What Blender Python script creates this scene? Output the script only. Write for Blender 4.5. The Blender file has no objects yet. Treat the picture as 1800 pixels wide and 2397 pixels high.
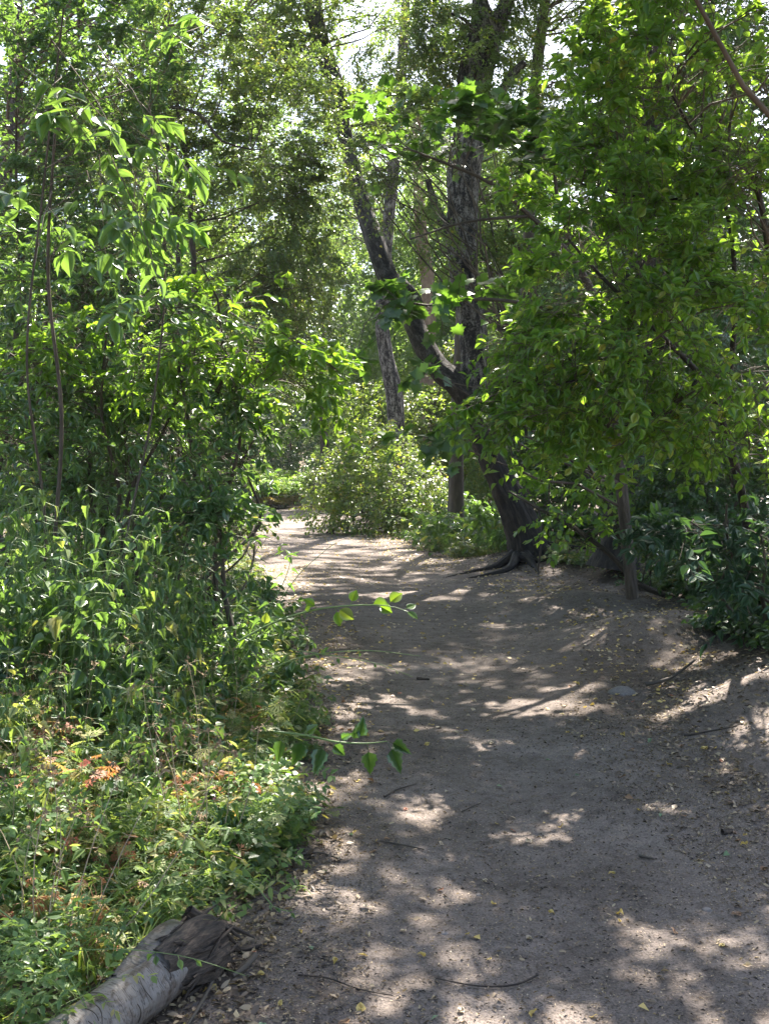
import bpy, math
import numpy as np
from mathutils import Vector
rad = math.radians
rng = np.random.default_rng(11)
C = bpy.context.scene.collection
sc = bpy.context.scene

# ------------------------------------------------------------------ camera
FPX, CU, HV, CAMH = 2500.0, 900.0, 1095.0, 1.6
cam = bpy.data.cameras.new('camera'); camo = bpy.data.objects.new('camera', cam); C.objects.link(camo)
camo.location = (0, 0, CAMH); camo.rotation_euler = (rad(90), 0, 0)
cam.sensor_fit = 'VERTICAL'; cam.sensor_height = 24.0
cam.lens = 24.0 * FPX / 2397.0
cam.shift_y = -(1198.5 - HV) / 2397.0
cam.clip_start = 0.05; cam.clip_end = 2000
sc.camera = camo
# ------------------------------------------------------------------ sun, sky, exposure
SAZ, SEL = rad(15), rad(53)
S = np.array([math.sin(SAZ)*math.cos(SEL), math.cos(SAZ)*math.cos(SEL), math.sin(SEL)])
sun = bpy.data.lights.new('sun', 'SUN'); suno = bpy.data.objects.new('sun', sun); C.objects.link(suno)
sun.energy = 5.0; sun.angle = rad(0.53); sun.color = (1.0, 0.93, 0.84)
suno.rotation_euler = Vector(S).to_track_quat('Z', 'Y').to_euler(); suno.location = (0, 0, 30)
w = bpy.data.worlds.new('World'); sc.world = w; w.use_nodes = True
nt = w.node_tree; nt.nodes.clear()
sky = nt.nodes.new('ShaderNodeTexSky'); sky.sky_type = 'NISHITA'; sky.sun_disc = False
sky.sun_elevation = SEL; sky.sun_rotation = SAZ; sky.air_density = 1.0; sky.dust_density = 2.5; sky.ozone_density = 1.0
bg = nt.nodes.new('ShaderNodeBackground'); bg.inputs['Strength'].default_value = 0.08
out = nt.nodes.new('ShaderNodeOutputWorld')
nt.links.new(sky.outputs[0], bg.inputs[0]); nt.links.new(bg.outputs[0], out.inputs[0])
sc.view_settings.view_transform = 'Standard'; sc.view_settings.look = 'None'
sc.view_settings.gamma = 1; sc.view_settings.exposure = 2.38
cy = sc.cycles
cy.max_bounces = 7; cy.diffuse_bounces = 4; cy.glossy_bounces = 2; cy.transmission_bounces = 4; cy.volume_bounces = 0
cy.sample_clamp_indirect = 6.0; cy.use_denoising = True

# ------------------------------------------------------------------ numeric helpers
def PX(u, v, Y):
    return np.array([(u-CU)/FPX*Y, Y, CAMH-(v-HV)/FPX*Y])
def unit(a):
    a = np.asarray(a, float); return a/np.maximum(np.linalg.norm(a, axis=-1, keepdims=True), 1e-9)
def sstep(a, b, x):
    t = np.clip((x-a)/(b-a), 0, 1); return t*t*(3-2*t)
_tabs = {}
def vnoise(x, y, seed=0):
    if seed not in _tabs: _tabs[seed] = np.random.default_rng(1000+seed).random((256, 256))
    T = _tabs[seed]
    xi = np.floor(x).astype(int); yi = np.floor(y).astype(int)
    fx = x-xi; fy = y-yi; fx = fx*fx*(3-2*fx); fy = fy*fy*(3-2*fy)
    a = T[xi & 255, yi & 255]; b = T[(xi+1) & 255, yi & 255]; c = T[xi & 255, (yi+1) & 255]; d = T[(xi+1) & 255, (yi+1) & 255]
    return (a*(1-fx)+b*fx)*(1-fy)+(c*(1-fx)+d*fx)*fy
def fbm(x, y, seed=0, octv=3):
    s = 0; a = 1; t = 0
    for i in range(octv):
        s = s+a*vnoise(x*2**i+13.7*i, y*2**i+5.1*i, seed+i); t += a; a *= 0.5
    return s/t
# path edges as functions of distance
LY = [0, 3.07, 3.62, 3.98, 4.42, 5.3, 6.6, 9.9, 13.1, 19.5, 28, 42, 60]
LX = [-.6, -.53, -.52, -.45, -.30, -.42, -.45, -.95, -1.6, -2.45, -3.7, -5.6, -9]
RY = [0, 3, 5, 6.6, 7.2, 8.8, 11.3, 13.1, 17, 19.5, 25.8, 33, 42, 60]
RX = [2.2, 2.0, 1.65, 1.6, 1.75, 2.5, 3.1, 2.9, 1.7, .8, .0, -1.2, -2.7, -5]
def ledge(y): return np.interp(y, LY, LX)
def redge(y): return np.interp(y, RY, RX)
def height(x, y):
    x = np.asarray(x, float); y = np.asarray(y, float)
    dl = ledge(y)-0.35-x
    h = 0.42*sstep(0, 1.6, dl)*sstep(3.0, 4.8, y)
    dr = x-redge(y)+0.1
    bank = 0.36*sstep(0, 1.5, dr)*(1-sstep(7.6, 9.2, y))
    h = h+bank+0.30*sstep(0, 1.6, dr)*sstep(7.6, 9.2, y)*(1-sstep(16, 19, y))
    # a second low mound behind the bank, and worn humps
    h = h+0.30*np.exp(-((x-2.55)/.95)**2-((y-9.7)/.7)**2)
    h = h+0.20*np.exp(-((x-2.2)/.9)**2-((y-12.2)/.7)**2)
    h = h+0.22*np.exp(-((x-2.3)/1.0)**2-((y-17.2)/1.3)**2)
    amp = 0.35+0.65*sstep(0.0, 1.0, dr)
    h = h+0.05*(fbm(x*1.1, y*1.1, 3)-.5)*amp+0.022*(fbm(x*4, y*4, 9)-.5)+0.008*(fbm(x*14, y*14, 12)-.5)
    # footworn dip
    h = h-0.04*np.exp(-((x-(ledge(y)+redge(y))/2)/.7)**2)
    return h
GK = 1/math.tan(SEL)
def gproj(P):
    return P[:, 0]-S[0]/S[2]*P[:, 2], P[:, 1]-S[1]/S[2]*P[:, 2]
BLOBS = [(1150, 1648, 330, 26, .8), (930, 1640, 130, 26, .75), (1610, 2200, 240, 110, .7), (1750, 2360, 220, 90, .75), (1250, 2340, 260, 60, .45),
         (1000, 1880, 90, 50, .85), (1250, 1925, 130, 32, .65), (1030, 1990, 80, 36, .65), (1180, 2090, 90, 25, .65), (1430, 2110, 55, 32, .85),
         (1700, 1760, 160, 120, .5), (1650, 1890, 160, 42, .55), (800, 1850, 130, 30, .45), (1100, 2210, 60, 25, .5), (1450, 1540, 160, 25, .5),
         (1250, 1450, 140, 14, .5), (1680, 1590, 110, 45, .5), (1750, 2060, 120, 32, .6), (1200, 1350, 130, 14, .5), (1350, 1600, 90, 20, .4),
         (850, 1690, 160, 30, .5), (1000, 1385, 250, 14, .6), (1450, 1440, 90, 12, .5), (300, 2290, 150, 90, .97), (430, 2170, 60, 50, .95), (620, 2280, 90, 30, .45), (700, 1460, 60, 12, .4)]
_bl = []
for (u, v, ru, rv, p) in BLOBS:
    Yc = CAMH*FPX/(v-HV); Y1 = CAMH*FPX/(v-rv-HV); Y2 = CAMH*FPX/(v+rv-HV)
    _bl.append(((u-CU)/FPX*Yc, Yc, ru/FPX*Yc, (Y1-Y2)/2, p))
def litp(x, y):
    p = np.zeros_like(x)
    far = sstep(13, 17, y)*np.where(x < redge(y)+.15, .5, .10)
    p = np.maximum(p, far)
    p = np.maximum(p, 0.64*sstep(0.0, 0.45, ledge(y)+0.2-x)*sstep(1, 2, y)*(1-.25*sstep(8, 11, y)))
    p = np.maximum(p, 0.85*sstep(1.4, 2.1, x)*(1-sstep(5.0, 5.8, y)))
    p = np.maximum(p, 0.66*sstep(1.7, 2.1, x)*(1-sstep(7.5, 8.5, y)))
    p = np.maximum(p, 0.05*sstep(1.5, 3, x)*sstep(8, 10, y))
    p = np.maximum(p, 0.6*sstep(0, .4, ledge(y)+.9-x)*sstep(8, 9, y)); p = np.maximum(p, 0.04)
    p = np.maximum(p, .85*((x > -7.5) & (x < -3.3) & (y > 39) & (y < 45))); p = np.maximum(p, .8*((x > -3) & (x < 1.6) & (y > 22.5) & (y < 28.5)))
    p = np.maximum(p, .62*sstep(.7, 1.1, x)*(1-sstep(3.9, 4.5, y)))
    for (bx, by, rx, ry, q) in _bl:
        d = ((x-bx)/rx)**2+((y-by)/ry)**2
        p = np.maximum(p, q*(1-sstep(.45, 1.25, d)))
    return p
def lit(x, y):
    n = fbm(x/0.30, y/0.34, 31, 3)
    n = 0.5+0.5*np.tanh((n-.5)*4.2)/np.tanh(2.1)
    return n < litp(x, y)
CAMCOUNT = 0
def keepmask(P, strength):  # drops leaves whose shadow would fall on a wanted sun patch
    gx, gy = gproj(P); m = lit(gx, gy)
    return ~(m & (rng.random(len(P)) < strength))

# ------------------------------------------------------------------ mesh building
class Bag:
    def __init__(s): s.V = []; s.T = []; s.R = []; s.B = []; s.n = 0
    def add(s, V, T, Rn=None, B=None):
        if len(V) == 0: return
        s.V.append(V); s.T.append(T+s.n); s.n += len(V)
        s.R.append(np.zeros(len(T)) if Rn is None else Rn)
        s.B.append(V if B is None else B)
    def build(s, name, mat, parent=None, origin=(0, 0, 0), smooth=False, bark=False):
        if not s.V: return None
        V = np.concatenate(s.V)-np.asarray(origin); T = np.concatenate(s.T); Rn = np.concatenate(s.R)
        me = bpy.data.meshes.new(name)
        me.vertices.add(len(V)); me.vertices.foreach_set('co', V.astype(np.float32).ravel())
        me.loops.add(len(T)*3); me.loops.foreach_set('vertex_index', T.astype(np.int32).ravel())
        me.polygons.add(len(T)); me.polygons.foreach_set('loop_start', np.arange(0, len(T)*3, 3, dtype=np.int32))
        try: me.polygons.foreach_set('loop_total', np.full(len(T), 3, dtype=np.int32))
        except Exception: pass
        if bark:
            a = me.attributes.new('bk', 'FLOAT_VECTOR', 'POINT'); a.data.foreach_set('vector', np.concatenate(s.B).astype(np.float32).ravel())
        else:
            a = me.attributes.new('rnd', 'FLOAT', 'FACE'); a.data.foreach_set('value', Rn.astype(np.float32))
        if smooth: me.polygons.foreach_set('use_smooth', np.ones(len(T), dtype=bool))
        me.update(calc_edges=True)
        o = bpy.data.objects.new(name, me); C.objects.link(o); me.materials.append(mat)
        if parent is not None: o.parent = parent
        else: o.location = origin
        return o

def fan(outline):                          # outline without centre
    k = len(outline); V = np.array([(0.42, 0, 0.0)]+outline, float)
    T = np.array([(0, 1+i, 1+(i+1) % k) for i in range(k)]); return V, T
SH = {}
SH['diamond'] = (np.array([(0, 0, 0), (.42, .5, .10), (1, 0, -.06), (.42, -.5, .10)]), np.array([(0, 2, 1), (0, 3, 2)]))
SH['oval'] = (np.array([(0, 0, 0), (.5, 0, 0), (1, 0, -.12), (.22, .40, .07), (.62, .42, .03), (.22, -.40, .07), (.62, -.42, .03)]),
              np.array([(0, 1, 3), (3, 1, 4), (1, 2, 4), (0, 5, 1), (5, 6, 1), (1, 6, 2)]))
def leafshape(ws, cz=.09, droop=.16, tooth=0.0):
    n = len(ws); V = []; T = []
    ts = np.linspace(0, 1, n)
    for t in ts: V.append((t, 0, -droop*t*t))
    for sgn in (1, -1):
        b = len(V)
        for i in range(1, n-1): V.append((ts[i]+(tooth if i % 2 else -tooth), sgn*ws[i]*(1.06 if i % 2 or tooth == 0 else .86), -droop*ts[i]**2+cz*ws[i]*2))
        prev = 0
        for i in range(1, n-1):
            e = b+i-1
            f = [(i-1, i, e)] if i == 1 else [(i-1, i, e), (i-1, e, e-1)]
            T += f
        T.append((n-2, n-1, b+n-3))
    return np.array(V, float), np.array(T)
SH['ovate'] = leafshape([0, .30, .47, .46, .32, .12, 0])
SH['lance'] = leafshape([0, .34, .48, .36, .16, 0], droop=.22)
SH['heart'] = leafshape([0, .44, .5, .47, .40, .32, .24, .16, .07, 0], tooth=.02, droop=.25)
SH['round'] = leafshape([0, .40, .52, .52, .42, .2, 0], droop=.12)
_ml = [(0.02, .0), (-.10, .30), (.10, .30), (.12, .52), (.30, .36), (.46, .56), (.55, .30), (.66, .28), (.72, .14), (1, 0)]
SH['maple'] = fan([(a, b, -.12*a*a-.05*abs(b)) for a, b in _ml]+[(a, -b, -.12*a*a-.05*abs(b)) for a, b in _ml[-2:0:-1]])
def dissect():
    V = []; T = []
    for a in (-70, -32, 0, 32, 70):
        c, s_ = math.cos(rad(a)), math.sin(rad(a)); L = .6 if abs(a) > 50 else (.85 if a else 1)
        for (t0, ang, l, wd) in ((0, 0, L, .14), (.42*L, 38, .38*L, .11), (.42*L, -38, .38*L, .11)):
            o = np.array([c*t0, s_*t0]); aa = rad(a+ang); d = np.array([math.cos(aa), math.sin(aa)]); n = np.array([-d[1], d[0]])
            b = len(V)
            for (p, q) in ((0, 0), (.55, .5), (1, 0), (.55, -.5)):
                xy = o+d*l*p+n*wd*q; V.append((xy[0], xy[1], -.15*(xy[0]**2+xy[1]**2)+(.02 if q else 0)))
            T += [(b, b+2, b+1), (b, b+3, b+2)]
    return np.array(V, float), np.array(T)
SH['dissect'] = dissect()
def leaves(bag, P, D, N, L, W, shape='diamond', rn=None):
    n = len(P)
    if n == 0: return
    if shape in ('ovate', 'oval') and n > 40:      # a share of narrower and rounder leaves
        q = rng.random(n) < .3; L = np.broadcast_to(L, (n,)); W = np.broadcast_to(W, (n,)); rn = rng.random(n) if rn is None else rn
        alt = {'ovate': 'round', 'oval': 'diamond'}[shape]
        V0, T0 = SH[alt]; leaves(bag, P[q], D[q], N[q], L[q]*.95, W[q]*.9, alt, rn[q]); P, D, N, L, W, rn = P[~q], D[~q], N[~q], L[~q], W[~q]*rng.uniform(.75, 1.1, (~q).sum()), rn[~q]; n = len(P)
    V0, T0 = SH[shape]; k = len(V0)
    D = unit(D); N = N-D*(N*D).sum(1, keepdims=True); N = unit(N); Sd = np.cross(N, D)
    L = np.broadcast_to(L, (n,)); W = np.broadcast_to(W, (n,))
    cz = rng.uniform(-.6, 2.6, n)
    V = P[:, None, :]+D[:, None, :]*(V0[None, :, 0]*L[:, None])[..., None]+Sd[:, None, :]*(V0[None, :, 1]*W[:, None])[..., None]+N[:, None, :]*(V0[None, :, 2]*(L*cz)[:, None])[..., None]
    T = T0[None]+(np.arange(n)*k)[:, None, None]
    r = rng.random(n) if rn is None else rn
    bag.add(V.reshape(-1, 3), T.reshape(-1, 3), np.repeat(r, len(T0)))
def twigs(bag, pts, radii, sides=3, r=None):       # pts (n,k,3)
    n, k, _ = pts.shape
    if n == 0: return
    d = unit(pts[:, -1]-pts[:, 0]); ref = np.where(np.abs(d[:, 2:3]) > .8, np.array([[1., 0, 0]]), np.array([[0, 0, 1.]]))
    a = unit(np.cross(d, ref)); b = np.cross(d, a)
    th = np.arange(sides)/sides*2*math.pi
    ring = a[:, None, None, :]*np.cos(th)[None, None, :, None]+b[:, None, None, :]*np.sin(th)[None, None, :, None]
    V = pts[:, :, None, :]+ring*radii[:, :, None, None]
    i = np.arange(k-1)[:, None]*sides; j = np.arange(sides)[None]; j2 = (j+1) % sides
    q = np.stack([i+j, i+j2, i+sides+j2, i+sides+j], -1).reshape(-1, 4)
    T0 = np.concatenate([q[:, [0, 1, 2]], q[:, [0, 2, 3]]])
    T = T0[None]+(np.arange(n)*k*sides)[:, None, None]
    cum = np.concatenate([np.zeros((n, 1)), np.cumsum(np.linalg.norm(np.diff(pts, axis=1), axis=2), 1)], 1)
    B = np.stack([np.broadcast_to(np.cos(th)[None, None], (n, k, sides))*radii[:, :, None], np.broadcast_to(np.sin(th)[None, None], (n, k, sides))*radii[:, :, None], np.broadcast_to(cum[:, :, None], (n, k, sides))], -1)
    bag.add(V.reshape(-1, 3), T.reshape(-1, 3), np.repeat(rng.random(n), len(T0)), B.reshape(-1, 3))
def catmull(P, step):
    P = np.asarray(P, float); P = np.vstack([2*P[0]-P[1], P, 2*P[-1]-P[-2]]); out_ = []
    for i in range(1, len(P)-2):
        m = max(2, int(np.linalg.norm(P[i+1, :3]-P[i, :3])/step)); t = np.linspace(0, 1, m, endpoint=False)[:, None]
        a, b, c, d = P[i-1], P[i], P[i+1], P[i+2]
        out_.append(.5*((2*b)+(-a+c)*t+(2*a-5*b+4*c-d)*t*t+(-a+3*b-3*c+d)*t**3))
    return np.vstack(out_+[P[-2][None]])
def trunkmesh(bag, pr, sides=16, rough=.06, step=.10, seed=0, flare=0):      # pr rows x,y,z,r
    Q = catmull(pr, step); k = len(Q); pts = Q[:, :3]; r = np.maximum(Q[:, 3], .001)
    tan = unit(np.gradient(pts, axis=0)); a = unit(np.cross(tan[0], [0.3, 1, 0.1])); A = []
    for i in range(k):
        a = unit(a-tan[i]*np.dot(a, tan[i])); A.append(a)
    A = np.array(A); Bv = np.cross(tan, A); s = np.concatenate([[0], np.cumsum(np.linalg.norm(np.diff(pts, axis=0), axis=1))])
    th = np.arange(sides)/sides*2*math.pi
    nz = fbm(np.cos(th)[None]*2.2+7+seed+0*s[:, None], np.sin(th)[None]*2.2+s[:, None]*2.1, 40+seed % 7)-.5
    nz2 = fbm(np.cos(th)[None]*5+3+0*s[:, None], np.sin(th)[None]*5+s[:, None]*7, 50+seed % 7)-.5
    fl = 0
    if flare: fl = flare*np.exp(-s/.28)[:, None]*(.55+.8*np.maximum(0, np.cos(th*4+seed))[None]**2)
    rr = r[:, None]*(1+rough*3*nz+rough*2*nz2+fl)
    V = pts[:, None]+A[:, None]*(np.cos(th)[None]*rr)[..., None]+Bv[:, None]*(np.sin(th)[None]*rr)[..., None]
    i = np.arange(k-1)[:, None]*sides; j = np.arange(sides)[None]; j2 = (j+1) % sides
    q = np.stack([i+j, i+j2, i+sides+j2, i+sides+j], -1).reshape(-1, 4)
    T = np.concatenate([q[:, [0, 1, 2]], q[:, [0, 2, 3]]])
    B = np.stack([np.cos(th)[None]*r[:, None], np.sin(th)[None]*r[:, None], np.broadcast_to(s[:, None], (k, sides))], -1)
    bag.add(V.reshape(-1, 3), T, None, B.reshape(-1, 3))
    # end cap
    V2 = np.vstack([V[-1], pts[-1][None]]); T2 = np.array([(i, (i+1) % sides, sides) for i in range(sides)])
    B2 = np.vstack([B[-1], [0, 0, s[-1]]]); bag.add(V2, T2, None, B2)
def pxline(rows):                          # rows u,v,Y,width_px -> x,y,z,r
    return np.array([list(PX(u, v, Y))+[wp/2/FPX*Y] for (u, v, Y, wp) in rows])

# ------------------------------------------------------------------ materials
def newmat(name):
    m = bpy.data.materials.new(name); m.use_nodes = True; t = m.node_tree; t.nodes.clear()
    o = t.nodes.new('ShaderNodeOutputMaterial'); return m, t, o
def ramp(t, fac, stops, interp='LINEAR'):
    r = t.nodes.new('ShaderNodeValToRGB'); t.links.new(fac, r.inputs[0]); e = r.color_ramp.elements; r.color_ramp.interpolation = interp
    e[0].position, e[0].color = stops[0][0], (*stops[0][1], 1); e[1].position, e[1].color = stops[-1][0], (*stops[-1][1], 1)
    for p, c in stops[1:-1]:
        x = e.new(p); x.color = (*c, 1)
    return r.outputs[0]
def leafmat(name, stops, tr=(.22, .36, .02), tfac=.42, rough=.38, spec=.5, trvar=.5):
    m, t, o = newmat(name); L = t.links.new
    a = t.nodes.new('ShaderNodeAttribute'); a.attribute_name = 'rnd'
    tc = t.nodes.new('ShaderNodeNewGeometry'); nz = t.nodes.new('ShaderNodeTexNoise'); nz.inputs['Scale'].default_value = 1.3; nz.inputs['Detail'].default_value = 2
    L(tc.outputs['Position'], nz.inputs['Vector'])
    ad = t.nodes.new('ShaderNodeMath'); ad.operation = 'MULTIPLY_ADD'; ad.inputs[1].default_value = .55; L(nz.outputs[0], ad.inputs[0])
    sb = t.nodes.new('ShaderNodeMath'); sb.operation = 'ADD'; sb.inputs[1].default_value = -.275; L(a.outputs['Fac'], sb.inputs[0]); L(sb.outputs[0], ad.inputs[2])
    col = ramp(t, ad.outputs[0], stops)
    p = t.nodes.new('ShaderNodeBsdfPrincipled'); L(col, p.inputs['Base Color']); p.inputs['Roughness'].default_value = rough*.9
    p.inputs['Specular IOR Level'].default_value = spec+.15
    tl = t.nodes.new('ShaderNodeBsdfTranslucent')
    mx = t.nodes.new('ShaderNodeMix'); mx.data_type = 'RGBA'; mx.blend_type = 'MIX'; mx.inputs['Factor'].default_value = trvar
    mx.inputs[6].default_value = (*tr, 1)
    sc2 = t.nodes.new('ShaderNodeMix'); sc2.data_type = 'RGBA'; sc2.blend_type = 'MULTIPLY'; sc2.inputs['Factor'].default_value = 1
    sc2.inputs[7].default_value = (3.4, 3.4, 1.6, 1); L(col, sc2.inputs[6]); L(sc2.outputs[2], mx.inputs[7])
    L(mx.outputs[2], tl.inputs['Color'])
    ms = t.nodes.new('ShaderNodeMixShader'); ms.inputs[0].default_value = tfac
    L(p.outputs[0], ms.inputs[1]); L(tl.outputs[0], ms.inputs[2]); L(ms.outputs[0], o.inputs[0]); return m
M = {}
M['bright'] = leafmat('leaf_bright', [(0, (0.042, 0.102, 0.022)), (.55, (0.072, 0.156, 0.026)), (.9, (0.120, 0.204, 0.036)), (1, (0.264, 0.252, 0.060))], tr=(.34, .54, .03), tfac=.5, rough=0.34, spec=0.8, trvar=0.25)
M['shrub'] = leafmat('leaf_shrub', [(0, (0.034, 0.105, 0.022)), (.5, (0.068, 0.173, 0.025)), (.8, (0.136, 0.231, 0.032)), (.93, (0.326, 0.365, 0.086)), (1, (0.306, 0.252, 0.065))], tr=(.34, .52, .04), tfac=.5, spec=0.7, rough=0.36, trvar=0.25)
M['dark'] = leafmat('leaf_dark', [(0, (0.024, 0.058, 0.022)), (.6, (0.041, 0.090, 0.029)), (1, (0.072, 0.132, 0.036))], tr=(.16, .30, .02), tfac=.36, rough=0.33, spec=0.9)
M['fine'] = leafmat('leaf_fine', [(0, (.05, .085, .035)), (.5, (.085, .13, .05)), (.85, (.13, .17, .06)), (1, (.28, .22, .07))], tr=(.28, .42, .04), tfac=.45, rough=.32, spec=0.9)
M['maple'] = leafmat('leaf_maple', [(0, (0.026, 0.066, 0.030)), (.6, (0.042, 0.096, 0.036)), (1, (0.072, 0.132, 0.036))], tr=(.26, .45, .01), tfac=.40, rough=0.36, spec=0.8)
M['elder'] = leafmat('leaf_elder', [(0, (0.036, 0.090, 0.046)), (.6, (0.054, 0.120, 0.058)), (1, (0.084, 0.156, 0.048))], tr=(.28, .46, .04), tfac=.40, rough=0.33, spec=1.0, trvar=0.3)
M['shade_elder'] = leafmat('leaf_shade_elder', [(0, (.022, .058, .034)), (1, (.042, .09, .048))], tr=(.14, .28, .03), tfac=.22, rough=.5, spec=.3)  # elder leaf darkened and dulled, shade at the right put into its colour
M['far'] = leafmat('leaf_far', [(0, (0.048, 0.090, 0.036)), (.5, (0.078, 0.138, 0.048)), (1, (0.132, 0.192, 0.060))], tr=(.28, .40, .06), tfac=.45, rough=.5, spec=0.6)
M['yellow'] = leafmat('leaf_yellow_green', [(0, (.05, .10, .025)), (.5, (.10, .155, .035)), (.85, (.19, .22, .06)), (1, (.30, .22, .08))], tr=(.34, .46, .05), tfac=.42, rough=.45)
M['nettle'] = leafmat('leaf_nettle', [(0, (.035, .08, .032)), (.5, (.065, .125, .045)), (.85, (.12, .17, .06)), (1, (.30, .27, .10))], tr=(.26, .42, .05), tfac=.38, rough=.4, spec=.7)
M['herb'] = leafmat('leaf_herb', [(0, (0.029, 0.068, 0.021)), (.35, (0.070, 0.136, 0.036)), (.55, (0.139, 0.204, 0.066)), (.72, (0.232, 0.258, 0.102)), (1, (0.290, 0.224, 0.120))], tr=(.42, .50, .09), tfac=.36, rough=0.6, spec=0.15)
M['herb_red'] = leafmat('leaf_herb_reddish', [(0, (0.072, 0.096, 0.030)), (.35, (0.180, 0.192, 0.066)), (.5, (0.288, 0.240, 0.102)), (.68, (0.312, 0.156, 0.084)), (1, (0.300, 0.072, 0.060))], tr=(.5, .36, .12), tfac=.33, rough=0.6, spec=0.15)
M['herb_dark'] = leafmat('leaf_herb_dark', [(0, (.03, .065, .022)), (.5, (.06, .11, .035)), (.75, (.14, .17, .05)), (1, (.30, .22, .10))], tr=(.24, .34, .04), tfac=.35, rough=.48)
M['pale'] = leafmat('leaf_pale', [(0, (0.042, 0.094, 0.029)), (.4, (0.090, 0.166, 0.058)), (.65, (0.168, 0.245, 0.098)), (1, (0.252, 0.288, 0.117))], tr=(.36, .48, .08), tfac=.35, rough=.42, spec=0.2)
M['fern'] = leafmat('leaf_fern', [(0, (0.088, 0.192, 0.030)), (.7, (0.165, 0.264, 0.050)), (1, (0.308, 0.288, 0.080))], tr=(.36, .52, .05), tfac=.45, rough=.5)
M['fern_rust'] = leafmat('leaf_fern_rust', [(0, (.15, .18, .05)), (.6, (.26, .20, .06)), (1, (.36, .18, .07))], tr=(.5, .38, .10), tfac=.4, rough=.6)

def stemmat(name, c1, c2, rough=.6):
    m, t, o = newmat(name); a = t.nodes.new('ShaderNodeTexNoise'); a.inputs['Scale'].default_value = 18
    p = t.nodes.new('ShaderNodeBsdfPrincipled'); t.links.new(ramp(t, a.outputs[0], [(.3, c1), (.7, c2)]), p.inputs['Base Color']); p.inputs['Roughness'].default_value = rough
    t.links.new(p.outputs[0], o.inputs[0]); return m
M['twig'] = stemmat('twig_bark', (.06, .045, .032), (.14, .11, .08), .8)
M['green_stem'] = stemmat('green_stem', (.09, .15, .04), (.17, .24, .07), .5)
M['red_stem'] = stemmat('red_stem', (.28, .07, .05), (.36, .16, .09), .5)
M['dry'] = stemmat('dry_stem', (.30, .22, .14), (.45, .36, .24), .8)
M['seed'] = stemmat('seed_brown', (.12, .07, .04), (.34, .26, .14), .9)
M['flower'] = stemmat('flower_pink', (.55, .16, .42), (.62, .25, .5), .6)

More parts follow.
